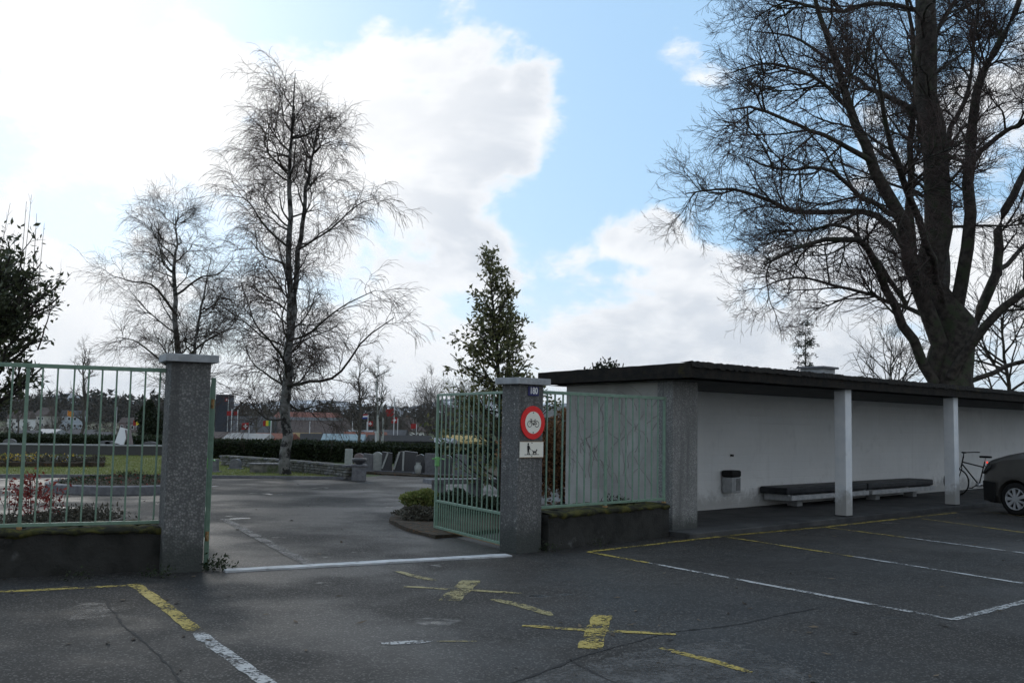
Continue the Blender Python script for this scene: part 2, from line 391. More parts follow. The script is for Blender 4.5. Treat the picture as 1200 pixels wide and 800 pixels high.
GREYST = mat('grey_gravestone', (.13, .13, .14), (.19, .19, .20), 12, .7, .3, 50)
PALEST = mat('pale_gravestone', (.36, .38, .36), (.46, .47, .45), 10, .75, .3, 50)
PINKST = mat('pinkish_gravestone', (.20, .15, .15), (.27, .22, .22), 16, .6, .2, 50)
DRYST = mat('dry_stone', (.10, .10, .09), (.24, .23, .20), 5, .95, .9, 14, c3=(.07, .09, .04), s3=2.5, t3=(.52, .66))
BARK = mat('dark_bark', (.030, .025, .022), (.075, .065, .055), 6, .95, .9, 22, c3=(.05, .06, .035), s3=2)
TWIG = mat('twig', (.06, .04, .036), (.095, .068, .06), 3, .9)
BBARK = mat('birch_bark', (.11, .11, .10), (.24, .235, .225), 5, .85, .5, 20, c3=(.03, .028, .026), s3=4.2, t3=(.50, .56))
BTWIG = mat('birch_twig', (.050, .036, .030), (.085, .062, .050), 3, .9)
FARTWIG = mat('grey_twig', (.085, .075, .065), (.13, .115, .10), 3, .9)
HEDGEL = leaf_material('hedge_leaf', (.012, .022, .008), (.035, .05, .015), .6, .1)
LAURELL = leaf_material('laurel_leaf', (.04, .052, .024), (.10, .11, .055), .35, .3)
MAGL = leaf_material('magnolia_leaf', (.075, .09, .03), (.20, .19, .085), .4, .4)
YEWL = leaf_material('yew_leaf', (.010, .018, .008), (.03, .04, .014), .6, .05)
BROWNL = leaf_material('beech_leaf', (.15, .07, .03), (.30, .16, .08), .7, .3)
REDL = leaf_material('red_leaf', (.16, .02, .02), (.34, .07, .05), .5, .25)
GREYL = leaf_material('grey_heather_leaf', (.05, .045, .035), (.12, .11, .08), .8, .1)
GRASSL = leaf_material('grass_blade', (.14, .19, .045), (.28, .28, .10), .7, .4)
YELF = leaf_material('yellow_petal', (.6, .38, .03), (.7, .5, .08), .6, .2)
WHF = leaf_material('white_petal', (.5, .5, .52), (.65, .65, .65), .6, .2)

# ------------------------------------------------------------------ ground
def terrain_z(x, y):
    def ss(a, b, v):
        t = np.clip((v - a) / (b - a), 0, 1); return t * t * (3 - 2 * t)
    z = -2.7 * ss(46, 105, y) - 3.4 * ss(95, 260, y) + 3.4 * ss(330, 620, y)
    return z - .012
xs = np.concatenate([np.linspace(-9000, -300, 18), np.linspace(-250, 250, 51), np.linspace(300, 9000, 18)])
ys = np.concatenate([np.linspace(-3000, -60, 8), np.linspace(-40, 700, 120), np.linspace(760, 12000, 24)])
gx, gy = np.meshgrid(xs, ys); gz = terrain_z(gx, gy)
nx = len(xs); idx = np.arange(len(ys) - 1)[:, None] * nx + np.arange(nx - 1)[None]
gf = np.stack([idx, idx + 1, idx + 1 + nx, idx + nx], -1).reshape(-1, 4)
tag(link('ground', np_mesh('ground', np.stack([gx, gy, gz], -1), gf, True), FIELD), 'wide green and brown ground reaching the horizon', None, None, 'structure')
LAWN_EDGE = [(-60, 9.0), (-30, 19.2), (-14, 24.3), (-9, 25.6), (-6, 26.15), (-4.15, 26.35)]
asp = [(-60, -25), (60, -25), (60, 40), (14, 34.0), (2.0, 31.0), (-3.1, 30.2), (-4.0, 27.4)] + LAWN_EDGE[::-1]
tag(MB().add([(x, y, 0) for x, y in asp], [tuple(range(len(asp)))]).build('asphalt_yard', ASPH), 'dark damp asphalt of the car park and forecourt', None, None, 'structure')
lawn = LAWN_EDGE + [(-4.4, 27.4), (-5.2, 30.0), (-9.0, 36.5), (-14, 46), (-70, 46)]
lw = MB().slab(lawn, -.3, .055).build('lawn', LAWN); tag(lw, 'patchy winter lawn beyond the forecourt', None, None, 'structure')
kb = MB()
for a, b in zip(LAWN_EDGE[:-1], LAWN_EDGE[1:]):
    kb.span((a[0], a[1] - .06, .03), (b[0], b[1] - .06, .03), .09, .085)
tag(kb.build('lawn_kerb', GREYST), 'low dark kerb along the lawn edge', None, None, 'structure')
# grass blades on the lawn in view
def blades(n, region, h, wd, z0):
    p = region(n); k = len(p); a = rng.uniform(0, 6.283, k); hh = rng.uniform(.5, 1.1, k) * h
    lean = rng.normal(0, .4, (k, 2)) * hh[:, None]
    dx = np.cos(a) * wd / 2; dy = np.sin(a) * wd / 2
    V = np.stack([np.stack([p[:, 0] - dx, p[:, 1] - dy, np.full(k, z0)], -1), np.stack([p[:, 0] + dx, p[:, 1] + dy, np.full(k, z0)], -1), np.stack([p[:, 0] + lean[:, 0], p[:, 1] + lean[:, 1], z0 + hh], -1)], 1)
    return V.reshape(-1, 3), np.arange(3 * k).reshape(-1, 3)
def in_poly(p, poly):
    c = np.zeros(len(p), bool); j = len(poly) - 1
    for i in range(len(poly)):
        xi, yi = poly[i]; xj, yj = poly[j]
        c ^= ((yi > p[:, 1]) != (yj > p[:, 1])) & (p[:, 0] < (xj - xi) * (p[:, 1] - yi) / (yj - yi + 1e-12) + xi); j = i
    return c
def reg(n):
    p = np.stack([rng.uniform(-22, -4, n), rng.uniform(21, 42, n)], -1); return p[in_poly(p, lawn)]
V, F = blades(90000, reg, .055, .02, .05)
tag(link('grass', np_mesh('grass', V, F), GRASSL), 'short yellowish winter grass of the lawn', None, None, 'stuff')

# painted markings: (photo-surveyed ground points, width, material)
MARK = [
 ([(-160, 701), (157, 685.5)], .10, PY), ([(157, 684), (195, 711), (229, 739)], .12, PY), ([(231, 741), (312, 800), (420, 880)], .105, PW),
 ([(447, 754), (470, 753), (508, 751.5)], .09, PW), ([(512, 751.3), (560, 751)], .03, PYF),
 ([(466, 669), (486, 675), (509, 680)], .10, PYF), ([(474, 687), (540, 691), (612, 695)], .085, PYF), ([(526, 704), (553, 680)], .20, PYF),
 ([(578, 702), (610, 709), (648, 721)], .11, PYF), ([(612, 733), (700, 739), (792, 743)], .085, PY), ([(691, 760), (706, 721)], .17, PY),
 ([(775, 759), (830, 773), (879, 788)], .085, PY), ([(689, 646.5), (850, 628), (970, 617), (1120, 600.5)], .085, PY),
 ([(689, 646.5), (760, 659.5)], .08, PY), ([(760, 659.5), (1118, 726)], .075, PW), ([(1118, 726), (1200, 705), (1330, 672)], .085, PW),
 ([(848, 628.5), (1000, 652)], .075, PY), ([(1000, 652), (1200, 683.5), (1330, 704)], .075, PW), ([(966, 617.5), (1060, 629.5)], .07, PY), ([(1060, 629.5), (1200, 648), (1400, 674)], .07, PW),
 ([(1080, 607.5), (1200, 624), (1350, 644)], .07, PY), ([(1150, 598.7), (1300, 618)], .07, PYF), ([(262, 608), (318, 638), (368, 664)], .14, paint_material('faded_grey_line', (.11, .105, .10), 1.2, .3))]
for i, (pts, wd, m) in enumerate(MARK):
    P2 = [gp(*p)[:2] for p in pts]
    # resample, ragged edges
    Q = []
    for a, b in zip(P2[:-1], P2[1:]):
        L = np.linalg.norm(b - a); k = max(2, int(L / .12))
        for j in range(k): Q.append(a + (b - a) * j / k)
    Q.append(P2[-1]); Q = np.array(Q); T = np.gradient(Q, axis=0); T /= np.linalg.norm(T, axis=1)[:, None]
    Nn = np.stack([-T[:, 1], T[:, 0]], -1); endf = np.clip(np.minimum(np.arange(len(Q)), np.arange(len(Q))[::-1]) / 2.0 + (.55 if wd < .12 else .93), 0, 1); jl = rng.normal(0, .006, len(Q)) - wd / 2 * (1 - endf); jr = rng.normal(0, .006, len(Q)) - wd / 2 * (1 - endf) * rng.uniform(.3, 1)
    A = Q + Nn * (wd / 2 + jl)[:, None]; B = Q - Nn * (wd / 2 + jr)[:, None]
    z = .0035 + .00012 * i
    V = [(x, y, z) for x, y in A] + [(x, y, z) for x, y in B]; n = len(Q)
    tag(MB().add(V, [(j, j + 1, j + 1 + n, j + n) for j in range(n - 1)]).build('painted_marking', m), None, None, None, 'structure')
# cracks and tar joints
CR = [([(600, 800), (660, 778), (720, 758), (790, 741), (862, 733), (960, 712)], .03), ([(120, 700), (150, 730), (195, 775), (225, 810)], .022), ([(668, 772), (700, 790), (760, 812)], .018)]
CRM = mat('crack_tar', (.010, .010, .011), (.02, .02, .02), 20, .8)
for i, (pts, wd) in enumerate(CR):
    P2 = [gp(*p)[:2] for p in pts]; Q = []
    for a, b in zip(P2[:-1], P2[1:]):
        L = np.linalg.norm(b - a); k = max(3, int(L / .05))
        for j in range(k): Q.append(a + (b - a) * j / k)
    Q = np.array(Q); wob = np.cumsum(rng.normal(0, .010, Q.shape), 0); wob -= np.linspace(0, 1, len(Q))[:, None] * wob[-1]; Q = Q + wob * .6
    T = np.gradient(Q, axis=0); T /= np.linalg.norm(T, axis=1)[:, None] + 1e-9; Nn = np.stack([-T[:, 1], T[:, 0]], -1)
    ww = np.abs(rng.normal(.5, .3, len(Q)))[:, None] * wd / 2 + .002
    V = [(x, y, .0028) for x, y in Q + Nn * ww] + [(x, y, .0028) for x, y in Q - Nn * ww]; n = len(Q)
    tag(MB().add(V, [(j, j + 1, j + 1 + n, j + n) for j in range(n - 1)]).build('asphalt_crack', CRM), None, None, None, 'structure')
PATCH = paint_material('wear_and_glare_asphalt', (.085, .080, .074), 1.27, .34)  # shared by a worn area and a painted patch of sky glare
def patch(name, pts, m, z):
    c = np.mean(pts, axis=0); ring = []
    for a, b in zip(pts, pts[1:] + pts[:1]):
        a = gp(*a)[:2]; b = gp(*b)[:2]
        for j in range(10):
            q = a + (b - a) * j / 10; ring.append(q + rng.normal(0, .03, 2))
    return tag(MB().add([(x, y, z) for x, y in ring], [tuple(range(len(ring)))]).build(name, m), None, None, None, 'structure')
patch('wear_and_glare_patch', [(560, 830), (640, 792), (735, 765), (850, 748), (905, 770), (960, 800), (1000, 840)], PATCH, .0016)
patch('wear_and_glare_patch', [(80, 712), (100, 706), (130, 707), (136, 714), (120, 724), (92, 726)], PATCH, .0016)  # sky glare on the wet asphalt, painted in as a paler patch
strip = MB(); a, b = gp(262, 669.5), gp(596, 651.0)
strip.span((a[0], a[1], .006), (b[0], b[1], .006), .17, .024)
tag(rough(strip.build('threshold_strip', mat('threshold_stone', (.40, .41, .42), (.55, .56, .57), 6, .6, .4, 60, c3=(.2, .2, .2), s3=5, t3=(.58, .7))), .25, .004, 4), None, None, None, 'structure')

def litter(n):
    p = np.stack([rng.uniform(-9, 12, n), rng.uniform(5.5, 24, n), np.full(n, .008)], -1); a = rng.uniform(0, 6.28, n); L = rng.uniform(.015, .05, n)
    d = np.stack([np.cos(a), np.sin(a), rng.normal(0, .2, n)], -1) * L[:, None]; e = np.stack([-np.sin(a), np.cos(a), rng.normal(0, .3, n)], -1) * L[:, None] * .35
    V = np.stack([p - d, p + e, p + d, p - e], 1).reshape(-1, 3); V[:, 2] = np.maximum(V[:, 2], .006)
    return V, np.arange(4 * n).reshape(-1, 4)
tag(link('fallen_leaves', np_mesh('fallen_leaves', *litter(700)), leaf_material('dead_leaf', (.03, .02, .012), (.16, .12, .08), .8, .1)), 'dead leaves and grit scattered over the asphalt', None, None, 'stuff')

# ------------------------------------------------------------------ gate pillars
def pillar(fl, rz, wd, dp, h, label):
    c, s = math.cos(rz), math.sin(rz)
    ctr = (fl[0] + c * wd / 2 - s * dp / 2, fl[1] + s * wd / 2 + c * dp / 2, 0)
    r = empty('gate_pillar', ctr, rz, label, 'pillar', 'concrete pillars of the gateway')
    MB().box((0, 0, h / 2 - .15), (wd, dp, h + .3)).build('shaft', AGG, r, bevel=.012)
    cp = MB().box((0, 0, h + .042), (wd + .13, dp + .13, .08)).build('cap', CAPM, r, bevel=.006)
    return r
pL = pillar((-3.49, 10.06), R(28), .40, .36, 2.14, 'left-hand washed-concrete gate pillar without any sign, ending the longer railing')
pR = pillar((0.10, 12.03), R(43), .42, .31, 2.05, 'washed-concrete gate pillar carrying the round bicycle sign and house number')

# ------------------------------------------------------------------ railings on plinths
def mossy(root, x0, x1, y0, y1, z, n, name='moss'):
    """a lumpy cushion of moss along the plinth top, hanging unevenly over both edges"""
    from mathutils import noise
    V = []; F = []; yw = y1 - y0
    prof = [(.0, -.065), (-.020, -.03), (-.014, .004), (.06, .022), (.30, .026), (.55, .022), (.8, .026), (yw - .06, .022), (yw + .014, .004), (yw + .02, -.03), (yw, -.065)]
    prof = [(a if a <= .06 or a >= yw - .06 else a * yw, b) for a, b in prof]
    m_ = len(prof)
    for i in range(n + 1):
        x = x0 + (x1 - x0) * i / n
        hang = noise.noise(Vector((x * 2.3, 4.1, z))) + .7 * noise.noise(Vector((x * 7.7, 1.1, z)))
        for j, (py_, pz_) in enumerate(prof):
            q = noise.noise(Vector((x * 5.1, py_ * 9, 1.3))) + .8 * noise.noise(Vector((x * 14, py_ * 20, 5.3))) + .5 * noise.noise(Vector((x * 31, py_ * 31, 2.3)))
            edge = j in (0, m_ - 1)
            zz = z + pz_ + .018 * q
            if pz_ < -.02: zz = z + pz_ * (1 + .9 * hang)
            V.append((x + .004 * q, y0 + py_ + (.010 * q if not edge else (.03 if j == 0 else -.03)), zz))
    for i in range(n):
        for j in range(m_ - 1):
            a = i * m_ + j; F.append((a, a + m_, a + m_ + 1, a + 1))
    o = MB().add(V, F).build(name, MOSS, root, smooth=True); o['kind'] = 'stuff'
    return o
def railing(name, start, rz, length, plinth_h, plinth_d, zb, zt, xs_, posts, label, plinth_x0=0.0, plinth_x1=None):
    r = empty(name, (start[0], start[1], 0), rz, label, 'fence', 'green bar railings beside the gate')
    x1 = plinth_x1 if plinth_x1 is not None else length
    rough(MB().box(((plinth_x0 + x1) / 2, 0, plinth_h / 2 - .1), (x1 - plinth_x0, plinth_d, plinth_h + .2)).build('plinth', PLINTH, r), .11, .012, 6, 1)
    mossy(r, plinth_x0, x1, -plinth_d / 2 - .012, plinth_d / 2 + .012, plinth_h, int((x1 - plinth_x0) * 40))
    MB().box((length / 2, 0, zt), (length, .028, .042)).build('top_rail', GREEN, r, bevel=.003)
    MB().box((length / 2, 0, zb), (length, .026, .034)).build('bottom_rail', GREEN, r, bevel=.003)
    me = None
    for x in xs_:
        if me is None: me = MB().box((0, 0, (zb + zt) / 2), (.017, .017, zt - zb - .04)).mesh('bar'); me.materials.append(GREEN)
        bo = link('bar', me, GREEN, r, (x + random.uniform(-.004, .004), random.uniform(-.002, .002), 0)); bo.rotation_euler = (0, random.uniform(-.004, .004), 0)
    for x in posts:
        MB().box((x, 0, (zb + zt) / 2 - .06), (.034, .03, zt - zb + .07)).build('post', GREEN, r)
        MB().box((x, 0, plinth_h + .03), (.05, .045, .03)).build('post_foot', RUST, r)
    return r
# left: starts far out of the frame and ends at the pillar
lrz = R(25); le = np.array([-3.60, 10.36]); LL = 5.2
ls = le - LL * np.array([math.cos(lrz), math.sin(lrz)])
bl = [LL - .10 - .1385 * k for k in range(36)]; posts = [LL - .10 - .1385 * 9.0, LL - .10 - .1385 * 23]
bl = [b for b in bl if all(abs(b - p) > .06 for p in posts) and b > .02]
railing('railing', ls, lrz, LL, .425, .30, .485, 2.06, bl, posts, 'long green bar railing on a mossy plinth left of the gateway')
rrz = R(45); rs = np.array([.40, 12.46]); RL = 2.62
pr = [.09 + .147 * k for k in range(18)]
railing('railing', rs, rrz, RL, .445, .30, .525, 1.972, [x for i, x in enumerate(pr) if i not in (8, 17)], [pr[8], pr[17]], 'short green bar railing on a mossy plinth between signposted pillar and shelter', -.02, 2.5)

# ------------------------------------------------------------------ gate leaves
def leaf(hinge, rz, ln, label, swap=1):
    r = empty('gate_leaf', (hinge[0], hinge[1], 0), rz, label, 'gate', 'green metal gate leaves standing open')
    zb, zm, zt = .07, .44, 1.96
    MB().box((.0, 0, 1.0), (.05, .05, 2.0)).build('hinge_post', GREEN, r, bevel=.004)
    MB().box((ln, 0, (zb + zt) / 2), (.034, .034, zt - zb + .03)).build('end_stile', GREEN, r, bevel=.003)
    for z, n in ((zt, 'top_rail'), (zm, 'middle_rail'), (zb, 'bottom_rail')):
        MB().box((ln / 2, 0, z), (ln - .036, .03, .034)).build(n, GREEN, r, bevel=.003)
    MB().box((ln / 2, -.001, zb - .022), (ln - .05, .024, .008)).build('rusty_edge', RUST, r)
    n = 14; a = MB().box((0, 0, (zm + zt) / 2), (.015, .015, zt - zm - .034)).mesh('bar'); a.materials.append(GREEN)
    for k in range(1, n): link('bar', a, GREEN, r, (ln * k / n, 0, 0))
    b = MB().box((0, 0, (zm + zb) / 2), (.015, .015, zm - zb - .034)).mesh('lower_bar'); b.materials.append(GREEN)
    for k in range(1, 2 * n): link('lower_bar', b, GREEN, r, (ln * k / (2 * n), 0, 0))
    for z in (.33, 1.72):
        MB().tube([(-.09, .0, z), (.0, .0, z)], .016, 8).tube([(-.01, 0, z - .05), (-.01, 0, z + .05)], .024, 8).build('hinge', RUST, r)
    lk = MB().box((ln - .02, 0, 1.0), (.07, .05, .13)).build('lock_case', mat('lock_green', (.14, .36, .12), (.2, .45, .16), 20, .5), r, bevel=.006)
    MB().tube([(ln - .02, -.08, 1.04), (ln - .02, .08, 1.04)], .009, 8).tube([(ln - .02, -.075, 1.04), (ln - .12, -.075, 1.035)], .009, 8).build('latch_handle', MATS['lock_green'], lk)
    return r
h = np.array([-.075, 12.45]); e = np.array([-1.06, 14.30]); d = e - h
leaf(h, math.atan2(d[1], d[0]), float(np.linalg.norm(d)), 'green barred gate leaf swung open behind the signposted pillar')
lh = at(245.5, 560, 10.5)
leaf((lh[0], 10.5), math.atan2(10.5, lh[0] - .12), 2.05, 'green gate leaf seen edge-on behind the pillar without signs')

# ------------------------------------------------------------------ signs on the right-hand pillar
RED = mat('sign_red', (.80, .02, .02), (.84, .03, .03), 5, .45); CREAM = mat('sign_cream', (.86, .82, .71), (.90, .86, .76), 5, .45)
BLK = mat('sign_black', (.012, .012, .012)); BLUE = mat('enamel_blue', (.02, .02, .10), (.03, .03, .14), 9, .35); WHI = mat('enamel_white', (.85, .85, .86))
prz = pR.rotation_euler[2]; pc = np.array(pR.location)
def on_face(lx, z, off=0.0):            # a point on the pillar's front face
    c, s = math.cos(prz), math.sin(prz); ly = -.155 - off
    return (pc[0] + c * lx - s * ly, pc[1] + s * lx + c * ly, z)
def disc(r0, r1, y, n=40):
    m = MB(); V = []; F = []
    for k in range(n):
        a = 2 * math.pi * k / n
        V += [(r0 * math.cos(a), y, r0 * math.sin(a)), (r1 * math.cos(a), y, r1 * math.sin(a))]
    for k in range(n): F.append((2 * k, 2 * k + 1, (2 * k + 3) % (2 * n), (2 * k + 2) % (2 * n)))
    return m.add(V, F)
def ringy(m, cx, cz, r, t, y, n=20):
    V = []; F = []; b = len(m.V)
    for k in range(n):
        a = 2 * math.pi * k / n
        V += [(cx + (r - t / 2) * math.cos(a), y, cz + (r - t / 2) * math.sin(a)), (cx + (r + t / 2) * math.cos(a), y, cz + (r + t / 2) * math.sin(a))]
    for k in range(n): F.append((2 * k, 2 * k + 1, (2 * k + 3) % (2 * n), (2 * k + 2) % (2 * n)))
    m.add(V, F)
def stroke(m, a, b, t, y):
    a = np.array(a, float); b = np.array(b, float); d = (b - a) / np.linalg.norm(b - a); n = np.array([-d[1], d[0]]) * t / 2
    m.add([(a[0] - n[0], y, a[1] - n[1]), (b[0] - n[0], y, b[1] - n[1]), (b[0] + n[0], y, b[1] + n[1]), (a[0] + n[0], y, a[1] + n[1])], [(0, 1, 2, 3)])
rd = .205
s1 = empty('bicycle_ban_sign', on_face(.02, 1.585, .012), prz, 'round red-rimmed sign with a bicycle on the pillar', 'sign')
plate = MB()
plate.add([(rd * math.cos(2 * math.pi * k / 40), y, rd * math.sin(2 * math.pi * k / 40)) for y in (-.004, .006) for k in range(40)], [tuple(range(40)), tuple(range(79, 39, -1))] + [(k, 40 + k, 40 + (k + 1) % 40, (k + 1) % 40) for k in range(40)])
plate.build('plate', RED, s1)
face = MB(); face.add([(.137 * math.cos(2 * math.pi * k / 40), -.0062, .137 * math.sin(2 * math.pi * k / 40)) for k in range(40)], [tuple(range(40))]); face.build('face', CREAM, s1)
bk = MB(); y = -.0085
ringy(bk, -.062, -.018, .036, .007, y); ringy(bk, .062, -.018, .036, .007, y); ringy(bk, .002, -.02, .010, .006, y - .0004, 12)
for a, b in (((-.062, -.018), (-.035, .034)), ((-.042, .02), (.028, .02)), ((-.040, .018), (.002, -.02)), ((.002, -.02), (.032, .036)), ((.002, -.02), (.062, -.018)), ((.062, -.018), (.028, .02)), ((-.035, .034), (-.052, .046)), ((-.035, .034), (-.026, .046)), ((.018, .037), (.044, .037))):
    y -= .0002; stroke(bk, a, b, .007, y)
bk.build('bicycle_symbol', BLK, s1)
for z in (.122, -.122): MB().tube([(0, -.006, z), (0, -.012, z)], .007, 8).build('screw', BLK, s1)
s2 = empty('dog_sign', on_face(.005, 1.255, .012), prz, 'small cream plate with a walker and a dog below the round sign', 'sign')
MB().box((0, 0, 0), (.40, .008, .195)).build('plate', CREAM, s2)
for z in (-.0965, .0965): MB().box((0, -.0052, z), (.40, .002, .006)).build('rust_line', RUST, s2)
pg = MB(); yy = -.0066
stroke(pg, (-.125, -.062), (.125, -.062), .006, yy)
def poly(m, pts, y): m.add([(a, y, b) for a, b in pts], [tuple(range(len(pts)))])
poly(pg, [(-.063 + .013 * math.cos(k * .628), .066 + .015 * math.sin(k * .628)) for k in range(10)][::1], yy - .0002)
poly(pg, [(-.080, .048), (-.050, .050), (-.044, .01), (-.048, -.012), (-.076, -.012), (-.078, .01)], yy - .0004)
poly(pg, [(-.076, -.012), (-.061, -.012), (-.066, -.058), (-.086, -.058), (-.074, -.052)], yy - .0006)
poly(pg, [(-.063, -.012), (-.048, -.012), (-.040, -.050), (-.028, -.058), (-.050, -.058)], yy - .0008)
stroke(pg, (-.050, .044), (-.030, .0), .011, yy - .001); stroke(pg, (-.030, .004), (.035, -.022), .003, yy - .0012)
poly(pg, [(.018, -.022), (.070, -.018), (.073, -.036), (.022, -.038)], yy - .0014)
poly(pg, [(.066, -.020), (.074, .002), (.082, .004), (.094, -.006), (.086, -.012), (.077, -.03)], yy - .0016)
for x0, x1 in ((.024, .018), (.032, .034), (.064, .060), (.070, .076)): yy -= .0002; stroke(pg, (x0, -.034), (x1, -.059), .007, yy - .0016)
stroke(pg, (.019, -.024), (.006, -.012), .005, yy - .002)
pg.build('walker_and_dog_symbol', BLK, s2)
for z in (.082, -.082): MB().tube([(0, -.004, z), (0, -.009, z)], .006, 8).build('screw', BLK, s2)
s3 = empty('house_number_plate', on_face(.025, 1.975, .008), prz, 'small dark blue number plate reading 180 near pillar top', 'sign')
MB().box((0, 0, 0), (.185, .008, .118)).build('plate', BLUE, s3, bevel=.002)
fc = bpy.data.curves.new('numerals', 'FONT'); fc.body = '180'; fc.size = .112; fc.align_x = 'CENTER'; fc.align_y = 'CENTER'; fc.extrude = .001; fc.space_character = 1.0; fc.offset = .003
fo = bpy.data.objects.new('numerals', fc); me = bpy.data.meshes.new_from_object(fo); bpy.data.objects.remove(fo)
me.name = 'numerals'; me.transform(Matrix.Translation((0, -.0065, 0)) @ Matrix.Rotation(R(90), 4, 'X') @ Matrix.Diagonal((.82, 1, 1, 1)))
link('numerals', me, WHI, s3)

# ------------------------------------------------------------------ shelter
SO = np.array([2.3586, 14.2977]); SRZ = R(43); SZ = .08
sh = empty('shelter', (SO[0], SO[1], 0), SRZ, 'long flat-roofed shelter with white back wall and mossy roof edge', 'shelter')
def sw(x, y, z=0):                       # shelter frame to world
    return (SO[0] + x * math.cos(SRZ) - y * math.sin(SRZ), SO[1] + x * math.sin(SRZ) + y * math.cos(SRZ), z)
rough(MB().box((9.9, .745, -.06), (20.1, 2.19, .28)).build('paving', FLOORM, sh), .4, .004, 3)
MB().box((9.9, -.385, -.055), (20.1, .07, .265)).build('paving_kerb', FLOORM, sh, bevel=.015)
MB().box((.30, .145, 1.12), (.60, .29, 2.32)).build('end_pier', AGGF, sh, bevel=.008)
MB().box((.18, 1.25, 1.10), (.24, 1.90, 2.30)).build('end_wall', SIDE, sh)
bw = MB().box((10.1, 1.86, 1.09), (19.5, .2, 2.26)).build('back_wall', WHITE, sh)
for x in (4.44, 8.85, 13.26, 17.67):
    c = MB().box((x, -.265, 1.18), (.215, .215, 2.24)).build('column', COLM, sh, bevel=.01)
    MB().box((x, -.265, .087), (.219, .219, .02)).build('column_foot', CRM, c)
# roof slab, slightly falling to the back
rf = MB(); zf, zk = 2.47, 2.40
rf.add([(-.25, -.5, zf - .21), (20.3, -.5, zf - .21), (20.3, 2.55, zk - .19), (-.25, 2.55, zk - .19), (-.25, -.5, zf), (20.3, -.5, zf), (20.3, 2.55, zk), (-.25, 2.55, zk)],
       [(0, 3, 2, 1), (4, 5, 6, 7), (0, 1, 5, 4), (1, 2, 6, 5), (2, 3, 7, 6), (3, 0, 4, 7)])
roof = rough(rf.build('roof', ROOFM, sh), .14, .007, 5, 3)
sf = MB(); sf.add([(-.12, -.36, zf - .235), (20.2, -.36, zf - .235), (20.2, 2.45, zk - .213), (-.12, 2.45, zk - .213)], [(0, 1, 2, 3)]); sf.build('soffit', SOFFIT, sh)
mo = MB(); V = []; F = []
for i in range(500):
    x = -.25 + 20.5 * i / 499; q = random.uniform(.0, .03)
    V += [(x, -.53, zf - .05 - q), (x, -.5, zf + .01 + random.uniform(0, .02)), (x, -.3, zf + .008)]
for i in range(499):
    for j in range(2): a = i * 3 + j; F.append((a, a + 3, a + 4, a + 1))
o = mo.add(V, F).build('roof_moss', ROOFM, sh); o['kind'] = 'stuff'
vt = MB().box((7.15, 1.75, 2.60), (.50, .50, .42)).build('roof_vent', CONC, sh)
MB().box((7.15, 1.75, 2.83), (.62, .62, .045)).build('vent_cap', GREYST, vt, bevel=.006)
MB().tube([(.615, .20, 1.0), (.66, .20, 1.0)], .035, 10).tube([(.66, .20, 1.0), (.69, .20, .98)], .02, 8).build('wall_tap', BLK, sh)
# ivy stems dead on the end wall
V = []
iv = MB()
for k in range(46):
    y = random.uniform(.4, 2.1); z = random.uniform(.5, 1.9); p = []
    dy = random.uniform(-.5, .5); 
    for j in range(9):
        p.append((.055 - .0 , y, z)); dy += random.uniform(-.4, .4); y += dy * .07; z += random.uniform(.015, .075); y = min(2.15, max(.31, y)); z = min(2.2, z)
    iv.tube(p, [.0030 - .00024 * j for j in range(9)], 4, False)
o = iv.build('dead_creeper', TWIG, sh); o['kind'] = 'stuff'
# benches
def bench(x, ln, label):
    b = empty('bench', sw(x, 1.10, SZ), SRZ, label, 'bench', 'low benches against the shelter wall')
    MB().box((ln / 2, .03, .185), (ln, .075, .09)).build('front_beam', CONC, b, bevel=.005)
    for xx in (.04, ln - .04): MB().box((xx, .33, .20), (.08, .52, .14)).build('end_block', CONC, b, bevel=.006)
    st = MB().box((ln / 2 - .05, .33, .315), (ln + .10, .60, .13)).build('seat', DARKWOOD, b, bevel=.03)
    for xx in (.62, ln - .62): MB().box((xx, .30, .075), (.19, .22, .15)).build('leg', CONC, b, bevel=.006)
    return b
bench(5.02, 3.0, 'low bench with dark seat beside the litter bin')
bench(8.16, 3.0, 'low bench with dark seat next to the bicycle')
# litter bin on the wall
METAL = mat('brushed_bin_metal', (.38, .39, .40), (.48, .49, .50), 12, .45, .1, 60, metal=.6)
lb = empty('litter_bin', sw(3.84, 1.62, .38), SRZ, 'small wall-mounted metal litter bin with black lid', 'bin')
MB().box((0, 0, .14), (.28, .22, .28)).build('body', METAL, lb, bevel=.01)
MB().box((.05, -.112, .15), (.12, .006, .22)).build('front_panel', mat('bin_grey_panel', (.16, .17, .17), (.22, .22, .23), 9, .5), lb)
MB().box((0, 0, .345), (.30, .24, .12)).build('lid', BLK, lb, bevel=.03)
MB().box((0, .125, .25), (.1, .03, .3)).build('bracket', BLK, lb)
hk = MB().box((0, -.02, 0), (.03, .04, .04)).tube([(0, -.03, -.01), (0, -.06, -.02), (0, -.06, .02)], .008, 6).build('wall_hook', BLK, None, sw(4.02, 1.76, 1.05), SRZ)
tag(hk, 'tiny black hook on the white wall above the litter bin', 'hook')

